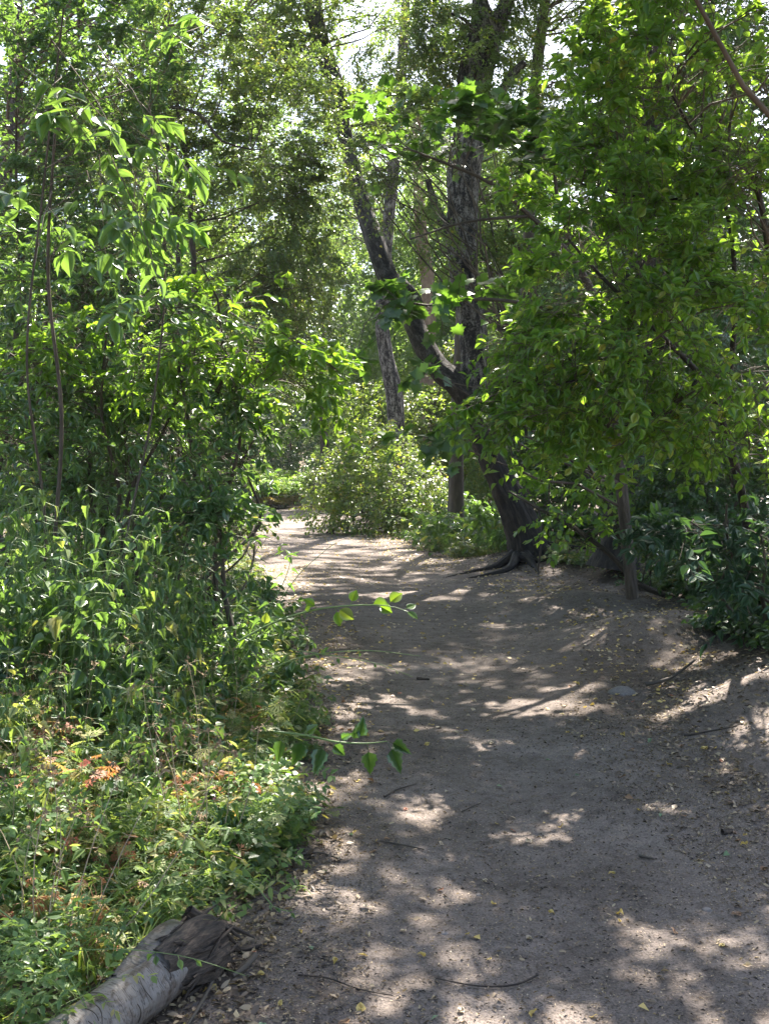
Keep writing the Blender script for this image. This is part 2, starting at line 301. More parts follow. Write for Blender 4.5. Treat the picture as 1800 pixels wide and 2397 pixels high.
def barkmat(name, kind):
    m, t, o = newmat(name); L = t.links.new
    a = t.nodes.new('ShaderNodeAttribute'); a.attribute_name = 'bk'
    def mp(sx, sz):
        x = t.nodes.new('ShaderNodeMapping'); L(a.outputs['Vector'], x.inputs['Vector']); x.inputs['Scale'].default_value = (sx, sx, sz); return x.outputs[0]
    def noise(vec, s, det=6, rgh=.6):
        n = t.nodes.new('ShaderNodeTexNoise'); n.inputs['Scale'].default_value = s; n.inputs['Detail'].default_value = det; n.inputs['Roughness'].default_value = rgh; L(vec, n.inputs['Vector']); return n.outputs[0]
    p = t.nodes.new('ShaderNodeBsdfPrincipled'); p.inputs['Roughness'].default_value = .8
    bp = t.nodes.new('ShaderNodeBump'); bp.inputs['Strength'].default_value = .9
    if kind in ('brown', 'dark'):
        n = noise(mp(22, 3.2), 1, 8, .65); v = t.nodes.new('ShaderNodeTexVoronoi'); v.feature = 'DISTANCE_TO_EDGE'; v.inputs['Scale'].default_value = 1; L(mp(26, 5), v.inputs['Vector'])
        col = ramp(t, n, [(.35, (.010, .008, .007)), (.52, (.030, .023, .018)), (.72, (.085, .066, .05))] if kind == 'dark' else [(.3, (.028, .022, .017)), (.5, (.075, .058, .043)), (.72, (.15, .12, .092))])
        hh = t.nodes.new('ShaderNodeMath'); hh.operation = 'MULTIPLY_ADD'; hh.inputs[1].default_value = 1.2; L(v.outputs[0], hh.inputs[0]); L(n, hh.inputs[2]); hgt = hh.outputs[0]; bp.inputs['Distance'].default_value = .02
    elif kind == 'smooth':
        n = noise(mp(9, 2.5), 1, 6); col = ramp(t, n, [(.3, (.055, .043, .032)), (.55, (.10, .08, .06)), (.75, (.17, .14, .11))]); hgt = n; bp.inputs['Distance'].default_value = .012
    elif kind == 'sandy':
        n = noise(mp(6, 5), 1, 6); col = ramp(t, n, [(.35, (.15, .095, .06)), (.7, (.30, .21, .14))]); hgt = n; bp.inputs['Distance'].default_value = .015
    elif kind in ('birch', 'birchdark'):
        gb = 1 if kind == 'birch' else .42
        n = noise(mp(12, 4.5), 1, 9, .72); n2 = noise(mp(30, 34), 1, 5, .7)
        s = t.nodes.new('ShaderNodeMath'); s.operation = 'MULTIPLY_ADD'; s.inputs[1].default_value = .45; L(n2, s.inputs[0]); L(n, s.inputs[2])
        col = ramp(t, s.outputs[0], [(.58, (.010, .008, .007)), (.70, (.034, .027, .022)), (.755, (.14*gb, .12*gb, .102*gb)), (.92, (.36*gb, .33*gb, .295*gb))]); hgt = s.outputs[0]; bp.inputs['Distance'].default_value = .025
    elif kind in ('paper', 'weathered'):
        n = noise(mp(5, 42), 1, 3, .5); n2 = noise(mp(20, 14), 1, 8, .72); n3 = noise(mp(70, 40), 1, 4); nb_ = noise(mp(6, 5), 1, 4)
        g_ = .62 if kind == 'paper' else .42
        c1 = ramp(t, n, [(.30, (0.289*g_, 0.255*g_, 0.227*g_)), (.405, (0.266*g_, 0.232*g_, 0.203*g_)), (.42, (0.041*g_, 0.029*g_, 0.023*g_)), (.435, (0.289*g_, 0.255*g_, 0.227*g_)), (.49, (0.324*g_, 0.290*g_, 0.261*g_)), (.50, (0.058*g_, 0.044*g_, 0.035*g_)), (.51, (0.318*g_, 0.284*g_, 0.256*g_)), (.585, (0.289*g_, 0.255*g_, 0.227*g_)), (.595, (0.075*g_, 0.058*g_, 0.046*g_)), (.61, (0.335*g_, 0.302*g_, 0.273*g_)), (.8, (0.243*g_, 0.208*g_, 0.180*g_))])
        c2 = ramp(t, n2, [(.50, (1, 1, 1)), (.58, (.62, .54, .47)), (.68, (.20, .16, .13))])
        x = t.nodes.new('ShaderNodeMix'); x.data_type = 'RGBA'; x.blend_type = 'MULTIPLY'; x.inputs['Factor'].default_value = 1; L(c1, x.inputs[6]); L(c2, x.inputs[7]); col = x.outputs[2]
        s = t.nodes.new('ShaderNodeMath'); s.operation = 'MULTIPLY_ADD'; s.inputs[1].default_value = .4; L(n3, s.inputs[0]); L(n, s.inputs[2]); hgt = s.outputs[0]; bp.inputs['Distance'].default_value = .006; p.inputs['Roughness'].default_value = .55
    else:   # rotten
        n = noise(mp(80, 13), 1, 8, .72); col = ramp(t, n, [(.32, (.010, .008, .006)), (.48, (.055, .04, .03)), (.6, (.13, .095, .068)), (.75, (.26, .19, .135))]); hgt = n; bp.inputs['Distance'].default_value = .02
    L(col, p.inputs['Base Color']); L(hgt, bp.inputs['Height']); L(bp.outputs[0], p.inputs['Normal']); L(p.outputs[0], o.inputs[0]); return m
for k in ('birchdark', 'brown', 'dark', 'smooth', 'sandy', 'birch', 'paper', 'weathered', 'rotten'): M['bark_'+k] = barkmat('bark_'+k, k)

def dirtmat(name, litter):
    m, t, o = newmat(name); L = t.links.new
    g = t.nodes.new('ShaderNodeNewGeometry')
    def noise(s, det=6, rgh=.6):
        n = t.nodes.new('ShaderNodeTexNoise'); n.inputs['Scale'].default_value = s; n.inputs['Detail'].default_value = det; n.inputs['Roughness'].default_value = rgh; L(g.outputs['Position'], n.inputs['Vector']); return n.outputs[0]
    big = noise(.9, 5, .6); med = noise(9, 8, .75); fine = noise(120, 4, .7)
    c = ramp(t, big, [(.3, (.130, .107, .093)), (.46, (.180, .152, .134)), (.6, (.225, .191, .170)), (.75, (.275, .237, .212))])
    c2 = ramp(t, med, [(.32, (.50, .47, .44)), (.5, (.95, .94, .93)), (.72, (1.28, 1.24, 1.2))])
    c3 = ramp(t, fine, [(.34, (.42, .40, .38)), (.5, (1, 1, 1)), (.68, (1.35, 1.3, 1.24))])
    def mul(a, b):
        x = t.nodes.new('ShaderNodeMix'); x.data_type = 'RGBA'; x.blend_type = 'MULTIPLY'; x.inputs['Factor'].default_value = 1; L(a, x.inputs[6]); L(b, x.inputs[7]); return x.outputs[2]
    col = mul(mul(c, c2), c3)
    if litter:
        x = t.nodes.new('ShaderNodeMix'); x.data_type = 'RGBA'; x.inputs['Factor'].default_value = .7; L(col, x.inputs[6]); x.inputs[7].default_value = (.075, .055, .038, 1); col = x.outputs[2]
    p = t.nodes.new('ShaderNodeBsdfPrincipled'); L(col, p.inputs['Base Color']); p.inputs['Roughness'].default_value = .92; p.inputs['Specular IOR Level'].default_value = .25
    s = t.nodes.new('ShaderNodeMath'); s.operation = 'MULTIPLY_ADD'; s.inputs[1].default_value = .25; L(fine, s.inputs[0]); L(med, s.inputs[2])
    b = t.nodes.new('ShaderNodeBump'); b.inputs['Strength'].default_value = .8; b.inputs['Distance'].default_value = .03; L(s.outputs[0], b.inputs['Height']); L(b.outputs[0], p.inputs['Normal'])
    L(p.outputs[0], o.inputs[0]); return m
M['dirt'] = dirtmat('packed_dirt', False); M['soil'] = dirtmat('leafy_soil', True)
M['litter'] = leafmat('leaf_litter', [(0, (.05, .035, .025)), (.45, (.13, .09, .06)), (.75, (.26, .19, .12)), (1, (.40, .31, .18))], tr=(.2, .14, .05), tfac=.1, rough=.7)
def solidleaf(name, a, b): return leafmat(name, [(0, a), (1, b)], tr=b, tfac=.15, rough=.6, trvar=.3)
M['fl_yellow'] = solidleaf('fallen_leaf_yellow', (.50, .36, .09), (.62, .46, .16))
M['fl_tan'] = solidleaf('fallen_leaf_tan', (.36, .27, .18), (.50, .40, .28))
M['fl_brown'] = solidleaf('fallen_leaf_brown', (.20, .11, .06), (.30, .17, .09))
M['fl_green'] = solidleaf('fallen_leaf_green', (.16, .24, .12), (.26, .34, .20))
M['fl_red'] = solidleaf('fallen_leaf_red', (.42, .16, .10), (.50, .22, .12))
M['chip_dark'] = leafmat('chip_dark', [(0, (.02, .015, .012)), (.7, (.06, .045, .035)), (1, (.12, .09, .07))], tr=(.1, .07, .05), tfac=.05, rough=.8)
M['stone'] = stemmat('stone_grey', (.14, .12, .11), (.24, .21, .19), .8)

# ------------------------------------------------------------------ things
def thing(name, label, cat, loc, group=None, rz=0):
    o = bpy.data.objects.new(name, None); C.objects.link(o); o.location = tuple(float(v) for v in loc); o.rotation_euler = (0, 0, rz)
    o.empty_display_size = .2; o['label'] = label; o['category'] = cat
    if group: o['group'] = group
    return o
def tag(o, label=None, cat=None, group=None, kind=None):
    if label: o['label'] = label
    if cat: o['category'] = cat
    if group: o['group'] = group
    if kind: o['kind'] = kind
    return o

# ------------------------------------------------------------------ ground and path
def build_ground():
    ys = [-60, -30, -12, -5, -2, 0]; y = .8
    while y < 62: ys.append(y); y *= 1.0062
    ys += [70, 80, 90, 100, 115, 130]; ys = np.array(ys, float)
    ss = np.concatenate([[-12, -7, -4, -2.2, -1.4, -1.0, -.8], np.linspace(-.66, .66, 420), [.8, 1.0, 1.4, 2.2, 4, 7, 12]])
    Yg, Sg = np.meshgrid(ys, ss, indexing='ij'); Xg = np.clip(Sg, -1, 1)*(np.abs(Yg)+1.2)+np.sign(Sg)*(np.abs(Sg) > 1)*(np.abs(Sg)-1)/11*(115-np.minimum(np.abs(Yg)+1.2, 112)); Zg = height(Xg, np.clip(Yg, .5, 60))
    V = np.stack([Xg, Yg, Zg], -1).reshape(-1, 3); r, c = Yg.shape
    i = (np.arange(r-1)[:, None]*c+np.arange(c-1)[None]).reshape(-1)
    q = np.stack([i, i+1, i+c+1, i+c], -1)
    cx = V[q].mean(1); xx, yy = cx[:, 0], cx[:, 1]
    wob = (fbm(xx*2.5, yy*2.5, 5)-.5)*.35
    ispath = (xx > ledge(yy)-.12+wob) & (xx < redge(yy)+.35+wob+.9*(yy < 8)) & (yy > -5) & (yy < 42.8)
    for name, msk, mat, lab in (('ground', ~ispath, M['soil'], 'dark woodland soil under the undergrowth'), ('path', ispath, M['dirt'], 'worn bare dirt footpath curving away through the wood')):
        qq = q[msk]; used = np.unique(qq); mp = np.full(len(V), -1); mp[used] = np.arange(len(used)); qq = mp[qq]
        b = Bag(); b.add(V[used], np.concatenate([qq[:, [0, 1, 2]], qq[:, [0, 2, 3]]])); o = b.build(name, mat, smooth=True); tag(o, lab, kind='structure')
build_ground()

# ------------------------------------------------------------------ foliage
def E(u, v, Y, ru, rv, rd, wgt=1.0):
    return (PX(u, v, Y), np.array([ru/FPX*Y, rd, rv/FPX*Y]), wgt)
def sample(ells, n, surf=.5):
    A = np.array([e[1][0]*e[1][2]*e[2] for e in ells]); A = A/A.sum(); idx = rng.choice(len(ells), n, p=A)
    c = np.array([e[0] for e in ells])[idx]; r = np.array([e[1] for e in ells])[idx]
    d = unit(rng.normal(size=(n, 3))); k = rng.random(n)**(1/3); k = k*(1-surf)+surf*np.maximum(k, rng.random(n)**.15)
    return c+r*d*k[:, None], d, idx
def spray(lb, tb, P, D, Ln, nl, lL, lW, shape, droop=.25, ldroop=.25, flat=.35, tw=.0022, opp=True, term=True, cull=0, jit=.28, start=.15, upb=1.0, nb=.28, nj=.32):
    m = len(P)
    if m == 0: return
    Ln = np.broadcast_to(Ln, (m,)); D = unit(D); Z = np.array([0, 0, 1.])
    S0 = unit(np.cross(D, Z)+rng.normal(size=(m, 3))*.15); roll = rng.normal(size=m)*flat
    U0 = unit(np.cross(S0, D)); U0 = U0*np.sign(U0[:, 2:3]+1e-6)
    Sd = S0*np.cos(roll)[:, None]+U0*np.sin(roll)[:, None]; U = np.cross(D, Sd); U = U*np.sign(U[:, 2:3]+1e-6)
    pos = lambda t: P[:, None]+D[:, None]*(Ln[:, None]*t)[..., None]-Z*(droop*Ln[:, None]*t*t)[..., None]
    if opp:
        half = nl//2; tt = np.repeat(np.linspace(start, .93, half), 2)[None]*np.ones((m, 1)); sg = np.tile([1, -1], half)[None]*np.ones((m, 1))
    else:
        tt = np.linspace(start, .95, nl)[None]*np.ones((m, 1)); sg = np.where(np.arange(nl) % 2, 1, -1)[None]*np.ones((m, 1))
    tt = tt+rng.normal(size=tt.shape)*.03
    if term: tt = np.concatenate([tt, np.ones((m, 1))], 1); sg = np.concatenate([sg, np.zeros((m, 1))], 1)
    k = tt.shape[1]; pp = pos(tt); tan = unit(D[:, None]-Z*(2*droop*tt)[..., None])
    ld = tan*.6+Sd[:, None]*(sg*.85)[..., None]+rng.normal(size=(m, k, 3))*jit-Z*ldroop
    nn = U[:, None]*upb+rng.normal(size=(m, k, 3))*nj+Z*.35+np.array([0, -nb, 0])
    sz = (1+rng.normal(size=(m, k))*.17)*(.75+.5*np.sin(np.clip(tt, 0, 1)*2.4))
    sz = np.clip(sz, .4, 1.5); Pf = pp.reshape(-1, 3); Df = unit(ld.reshape(-1, 3)); Nf = nn.reshape(-1, 3); sf = sz.reshape(-1)
    rn = np.clip(np.repeat(rng.random(m), k)*.5+rng.random(m*k)*.5+rng.normal(size=m*k)*.08, 0, 1)
    ok = Pf[:, 2] > .02
    if cull: ok &= keepmask(Pf, cull)
    leaves(lb, Pf[ok], Df[ok], Nf[ok], lL*sf[ok], lW*sf[ok], shape, rn[ok])
    if tb is not None:
        ts = np.array([0, .5, 1.])[None]*np.ones((m, 1)); twigs(tb, pos(ts), np.array([1, .75, .35])[None]*np.full((m, 1), tw))
KINDS = {  # mode, leaf L, W, shape, twig length, leaves, droop, ldroop
    'fine': dict(L=.040, W=.025, shape='diamond', tl=.34, nl=14, droop=.35, ld=.25, opp=False),
    'small': dict(L=.050, W=.032, shape='diamond', tl=.34, nl=12, droop=.3, ld=.25, opp=False),
    'oval': dict(clump=.74, L=.062, W=.039, shape='ovate', tl=.40, nl=10, droop=.25, ld=.10, opp=True, jit=.42),
    'ovalfar': dict(clump=.5, L=.080, W=.050, shape='oval', tl=.42, nl=10, droop=.3, ld=.3, opp=True),
    'maple': dict(L=.088, W=.098, shape='maple', tl=.42, nl=8, droop=.10, ld=.10, opp=True, jit=.2, nb=-.05, nj=.20),
    'far': dict(clump=.3, L=.13, W=.085, shape='diamond', tl=.8, nl=14, droop=.3, ld=.25, opp=False),
    'vfar': dict(L=.26, W=.18, shape='diamond', tl=1.3, nl=14, droop=.3, ld=.25, opp=False),
    'elder': dict(comp=True, L=.090, W=.046, shape='ovate', tl=.6, nl=6, droop=.3, ld=.12, cl=.24, cn=6),
    'bigelder': dict(comp=True, L=.11, W=.058, shape='ovate', tl=.6, nl=6, droop=.35, ld=.32, cl=.30, cn=6),
}
def crown(ells, kind, cov=3.0, surf=.5, cull=.5, centre=None, up=.15, zmin=.03, tw=.0025, bias=(0, 0, 0), outw=.8, sz=1.0, clump=.62):
    """returns leaf bag, twig bag, sample points"""
    K = KINDS[kind]; la = K['L']*K['W']*.55*sz*sz; A = sum(math.pi*e[1][0]*e[1][2]*e[2] for e in ells)
    per = (K['nl']*(K['cn']+1) if K.get('comp') else K['nl']+1)
    n = max(4, int(A*cov/la/per)); P, d, idx = sample(ells, n, surf)
    g = height(P[:, 0], np.clip(P[:, 1], .5, 60)); ok = P[:, 2] > g+zmin; P = P[ok]; d = d[ok]
    if centre is None: centre = np.mean([e[0] for e in ells], 0)
    share = 0
    clump = K.get('clump', clump)
    if clump and len(P) > 20:
        nc = max(6, len(P)//9); ci = rng.choice(len(P), nc, replace=False); Cc = P[ci]; own = np.empty(len(P), int)
        for a in range(0, len(P), 4000): own[a:a+4000] = np.argmin(((P[a:a+4000, None]-Cc[None])**2*np.array([1, 1, 2.5])).sum(2), 1)
        P = P+(Cc[own]-P)*np.array([clump*.55, clump*.55, clump]); share = unit(rng.normal(size=(nc, 3))*np.array([1, 1, .35]))[own]*.6
    o_ = unit(P-np.asarray(centre)); D = unit(o_*outw+share+rng.normal(size=P.shape)*.45+np.array([0, 0, up])+np.array(bias)); D[:, 2] = np.clip(D[:, 2], -.6, .75)
    lb, tb = Bag(), Bag(); Ln = K['tl']*(.7+.6*rng.random(len(P)))*sz
    P0 = P-D*Ln[:, None]*.5
    if K.get('comp'):
        m = len(P0); Z = np.array([0, 0, 1.]); Sd = unit(np.cross(D, Z)+rng.normal(size=(m, 3))*.2); nl = K['nl']
        tt = np.linspace(.15, 1, nl); QP = []; QD = []
        for j, t in enumerate(tt):
            q = P0+D*(Ln*t)[:, None]-Z*(K['droop']*Ln*t*t)[:, None]; s = (-1)**j
            QP.append(q); QD.append(unit(D*.6+Sd*s*.8+rng.normal(size=(m, 3))*.3+Z*.1))
        QP = np.concatenate(QP); QD = np.concatenate(QD)
        if cull:
            kk = keepmask(QP, cull); QP = QP[kk]; QD = QD[kk]
        spray(lb, tb, QP, QD, K['cl']*sz*(.8+.4*rng.random(len(QP))), K['cn'], K['L']*sz, K['W']*sz, K['shape'], droop=.35, ldroop=K['ld'], flat=.3, tw=.0013, start=.4)
        ts = np.array([0, .5, 1.])[None]*np.ones((m, 1)); pos = P0[:, None]+D[:, None]*(Ln[:, None]*ts)[..., None]-Z*(K['droop']*Ln[:, None]*ts*ts)[..., None]
        twigs(tb, pos, np.array([1, .7, .4])[None]*np.full((m, 1), .004))
    else:
        spray(lb, tb, P0, D, Ln, K['nl'], K['L']*sz, K['W']*sz, K['shape'], droop=K['droop'], ldroop=K['ld'], tw=tw, opp=K['opp'], cull=cull, jit=K.get('jit', .28), nb=K.get('nb', .28), nj=K.get('nj', .32))
    return lb, tb, P0
def limbs(tb, stems, P0, n, r0=.012, sides=5):
    """curved branches from the stems out to a sample of spray bases"""
    if len(P0) == 0: return
    idx = rng.choice(len(P0), min(n, len(P0)), replace=False); Q = P0[idx]
    Sp = np.vstack([catmull(s, .12)[:, :3] for s in stems])
    dz = Q[:, None, 2]-Sp[None, :, 2]; dh = np.linalg.norm(Q[:, None, :2]-Sp[None, :, :2], axis=2)
    cost = dh+np.where(dz < .3*dh, (0.3*dh-dz)*3, 0)+np.abs(dz)*.45; a = Sp[np.argmin(cost, 1)]
    ts = np.linspace(0, 1, 7)[None, :, None]; mid = (a+Q)/2+np.array([0, 0, 1.])*(np.linalg.norm(Q-a, axis=1)*.14)[:, None]+rng.normal(size=Q.shape)*.14*np.linalg.norm(Q-a, axis=1)[:, None]
    pts = a[:, None]*(1-ts)**2+2*mid[:, None]*ts*(1-ts)+Q[:, None]*ts**2; pts[:, 1:-1] += rng.normal(size=(len(Q), 5, 3))*.025*np.linalg.norm(Q-a, axis=1)[:, None, None]
    ln = np.linalg.norm(Q-a, axis=1); rr = r0*np.clip(ln/1.2, .4, 1.6)[:, None]*np.linspace(1, .3, 7)[None]
    twigs(tb, pts, rr, sides)
def plantthing(name, label, cat, base, stems, ells, kind, mat, cov=3, surf=.5, cull=.5, nl=60, bark='bark_brown', r0=.012, stemname='stem', foliage='foliage', sides=10, group=None, up=.15, centre=None, bias=(0, 0, 0), sz=1.0, flare=0, rough=.06, zmin=.03, twig=True, outw=.8):
    base = np.array([base[0], base[1], float(height(base[0], np.clip(base[1], .5, 60)))])
    t = thing(name, label, cat, base, group)
    for i, s in enumerate(stems):
        b = Bag(); trunkmesh(b, np.array(s, float), sides, rough, .12, seed=i+int(abs(base[0])*10), flare=flare if i == 0 else 0); b.build(stemname if i == 0 or stemname == 'stem' else 'branch', M[bark], t, base, smooth=True, bark=True)
    if ells:
        lb, tb, P0 = crown(ells, kind, cov, surf, cull, up=up, centre=centre, bias=bias, sz=sz, zmin=zmin, outw=outw)
        if stems and nl: limbs(tb, stems, P0, nl, r0)
        lb.build(foliage, M[mat], t, base)
        if twig:
            o = tb.build('twigs', M['twig'], t, base, bark=True)
            if o: o['kind'] = 'stuff'
    return t
def vstem(x, y, top, r0=.03, r1=.01, wob=.1, n=5):
    z0 = float(height(x, np.clip(y, .5, 60)))-.05; t = np.linspace(0, 1, n); a = np.array([x, y, z0]); b = np.array(top, float)
    P = a[None]*(1-t)[:, None]+b[None]*t[:, None]; P[1:-1] += rng.normal(size=(n-2, 3))*wob*np.array([1, 1, .3]); return np.column_stack([P, r0+(r1-r0)*t])

# ---- the big forked birch to the right of the bend
def PL(rows): return pxline(rows)
b0 = PX(1235, 1338, 16.6); base = np.array([b0[0], b0[1], float(height(b0[0], b0[1]))])
birch = thing('birch_tree', 'large forked birch leaning left, black rugged foot with exposed roots beside the path', 'tree', base)
main = PL([(1250, 1350, 16.6, 118), (1240, 1300, 16.6, 92), (1222, 1235, 16.6, 80), (1190, 1160, 16.6, 66), (1150, 1080, 16.6, 58), (1115, 1000, 16.6, 56), (1092, 925, 16.6, 64)])
B = Bag(); trunkmesh(B, main, 40, .15, .05, 3, flare=.5); B.build('trunk', M['bark_dark'], birch, base, True, True)
left = PL([(1095, 935, 16.6, 60), (1065, 895, 16.6, 56), (1020, 852, 16.7, 52), (985, 790, 16.8, 48), (950, 715, 17, 46), (905, 640, 17.2, 46), (880, 570, 17.4, 47), (856, 500, 17.6, 40), (830, 410, 17.9, 36), (802, 290, 18.2, 36), (790, 215, 18.4, 40), (762, 130, 18.6, 38), (738, 40, 18.8, 40), (722, -60, 19, 38), (700, -300, 19.4, 26)])
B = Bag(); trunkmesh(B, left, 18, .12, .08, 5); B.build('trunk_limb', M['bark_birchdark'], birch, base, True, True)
right = PL([(1102, 945, 16.6, 62), (1112, 880, 16.7, 64), (1106, 780, 16.8, 64), (1092, 690, 16.9, 66), (1084, 600, 17, 70), (1082, 500, 17.1, 72), (1086, 400, 17.2, 76), (1100, 300, 17.3, 76), (1108, 215, 17.4, 78), (1126, 120, 17.5, 84), (1134, 70, 17.5, 70), (1122, 0, 17.6, 36), (1112, -120, 17.7, 34), (1100, -320, 17.8, 24)])
B = Bag(); trunkmesh(B, right, 24, .13, .07, 7); B.build('trunk_limb', M['bark_birch'], birch, base, True, True)
r2 = PL([(1138, 110, 17.5, 52), (1165, 55, 17.5, 40), (1186, 0, 17.5, 36), (1205, -120, 17.6, 30), (1230, -320, 17.7, 20)])
B = Bag(); trunkmesh(B, r2, 14, .08, .10, 8); B.build('trunk_limb', M['bark_birch'], birch, base, True, True)
for rows in ([(1066, 560, 17, 34), (1045, 530, 16.95, 26), (1022, 490, 16.9, 22), (1000, 420, 16.8, 12)], [(1128, 260, 17.4, 26), (1165, 225, 17.3, 24), (1200, 175, 17.2, 22), (1228, 145, 17.1, 16)],
             [(1110, 180, 17.1, 8), (1122, 110, 16.9, 9), (1108, 70, 16.8, 8), (1085, 45, 16.7, 7), (1030, 20, 16.6, 5)], [(900, 640, 17.2, 34), (925, 655, 17.2, 30), (970, 690, 17.1, 22), (990, 730, 17.0, 10)]):
    B = Bag(); trunkmesh(B, PL(rows), 10, .08, .08, 4); B.build('branch', M['bark_birch'], birch, base, True, True)
# roots
def gz(x, y, r): return float(height(x, y))+r
for pts in ([(-.30, -.2), (-.7, -.55), (-1.15, -.8), (-1.7, -1.25)], [(-.25, -.35), (-.5, -.9), (-.95, -1.35), (-1.35, -1.6)], [(-.1, -.4), (.0, -.75), (.03, -1.15), (.0, -1.5)],
            [(-.2, -.45), (.15, -.62), (.5, -.6), (.95, -.85)], [(.3, -.3), (.6, -.8), (.7, -1.3)], [(.3, 0), (.9, -.1), (1.5, -.4)]):
    n = len(pts); r = np.linspace(.085, .018, n)
    B = Bag(); rows = np.array([[base[0]+p[0]*.78, base[1]+p[1]*.78, gz(base[0]+p[0]*.78, base[1]+p[1]*.78, .05*(1-i/n)-.012), r[i]] for i, p in enumerate(pts)])
    rows[0, 2] += .08; rows[:, 3] *= np.linspace(.95, .45, len(rows)); trunkmesh(B, rows, 9, .16, .06, 2); B.build('root', M['bark_dark'], birch, base, True, True)
# birch crown: hanging fine leaves high up, sky between
ells = [E(700, 40, 18.5, 110, 70, 1.0), E(640, 140, 18.5, 110, 90, 1.0), E(720, 60, 19, 130, 90, 1.5), E(905, 20, 19.5, 45, 60, 1.2, .9), E(1030, 70, 17.5, 90, 90, 1.5, 1.2), E(1130, -40, 17.5, 140, 110, 2), E(600, 40, 19, 120, 100, 1.5), E(860, 235, 19, 150, 60, 1.5, .8), E(1215, 60, 18, 70, 130, 1.5), E(940, -220, 18, 350, 120, 2.5), E(1020, 190, 18.5, 70, 90, 1.2, .7)]
ells += [E(870, 140, 17.8, 60, 45, .7, .8), E(1010, 60, 17.3, 60, 70, .8), E(985, 160, 17.3, 80, 60, .8), E(900, 10, 18, 120, 40, 1), E(960, 100, 17.3, 60, 60, .8), E(1140, 110, 17, 60, 60, .5, .6), E(690, 180, 18.6, 90, 60, 1), E(790, 230, 18.2, 60, 40, .8)]
lb, tb, P0 = crown(ells, 'small', 3.0, .3, .45, bias=(0, 0, -.35)); limbs(tb, [left, right, r2], P0, 70, .018)
lb.build('crown', M['fine'], birch, base); tb.build('twigs', M['twig'], birch, base, bark=True)['kind'] = 'stuff'

def tree(label, rows, bark, ells, kind='small', mat='fine', cov=1.6, name='tree', extra=(), nl=40, group=None, cull=.65, sides=12, rough=.06, sz=1.0, surf=.3, flare=.25, up=.0):
    L = PL(rows); b = L[0, :2]; stems = [L]+[PL(r) for r in extra]
    return plantthing(name, label, 'tree', b, stems, ells, kind, mat, cov, surf, cull, nl, bark, .02, 'trunk', 'crown', sides, group, sz=sz, rough=rough, flare=flare, up=up)
tree('tall slender straight tree with thin grey trunk just right of the forked birch', [(1215, 1300, 20, 30), (1222, 1000, 20, 27), (1232, 650, 20, 27), (1245, 400, 20, 26), (1252, 200, 20, 27), (1268, 60, 20, 27), (1280, -60, 20, 24), (1290, -350, 20, 18)], 'bark_smooth',
     [E(1300, 120, 20.5, 130, 130, 1.6), E(1360, -60, 20, 150, 120, 2), E(1260, 330, 21, 120, 110, 1.4)], 'small', 'yellow', 1.5, name='slender_tree')
tree('birch with pale cracked lower trunk behind the leaning limb, left of centre', [(930, 1240, 29, 44), (926, 1000, 29, 42), (922, 920, 29, 42), (905, 840, 29, 36), (895, 770, 29, 34), (896, 700, 29, 34), (905, 560, 29, 30), (925, 350, 29, 27), (940, 160, 29, 25), (948, 40, 29, 22), (955, -150, 29, 14)], 'bark_birch',
     [E(930, 90, 29, 70, 120, 2, .8), E(870, 300, 29, 110, 110, 2, .8), E(820, 480, 30, 110, 130, 2)], 'small', 'fine', 1.3, name='birch_tree')
tree('distant tree with sandy orange trunk between the two birch limbs', [(1000, 1200, 36, 36), (1000, 900, 36, 34), (1003, 690, 36, 34), (992, 600, 36, 32), (985, 540, 36, 30), (978, 400, 36, 24), (975, 250, 36, 18)], 'bark_sandy',
     [E(985, 330, 36, 130, 120, 3), E(1030, 480, 37, 70, 80, 2, .6)], 'far', 'far', 1.6, name='pine_tree')
tree('straight smooth brown trunk standing left of the forked birch foot', [(1063, 1240, 22.5, 44), (1066, 1180, 22.5, 38), (1068, 1060, 22.5, 34), (1072, 940, 22.5, 33), (1080, 760, 22.5, 28), (1095, 500, 22.5, 24), (1120, 250, 22.5, 18)], 'bark_smooth',
     [E(1150, 640, 22.5, 110, 150, 1.5), E(1190, 400, 22.5, 110, 140, 1.5), E(1010, 400, 23, 80, 100, 1.5, .8)], 'small', 'far', 1.5, name='smooth_tree')
tree('thick dark tree with rough ragged bark in the right shade', [(1440, 1330, 14.5, 120), (1448, 1260, 14.5, 92), (1462, 1160, 14.5, 82), (1475, 1050, 14.5, 76), (1490, 850, 14.5, 70), (1500, 600, 14.5, 62), (1510, 300, 14.5, 50), (1520, 0, 14.5, 40), (1530, -300, 14.5, 24)], 'bark_dark',
     [E(1560, 120, 14.8, 220, 260, 1.6), E(1480, 480, 15, 190, 220, 1.4), E(1640, 700, 15.5, 200, 250, 1.4)], 'small', 'dark', 2.2, name='rugged_tree', cull=.75, sides=20, rough=.12, flare=.08)

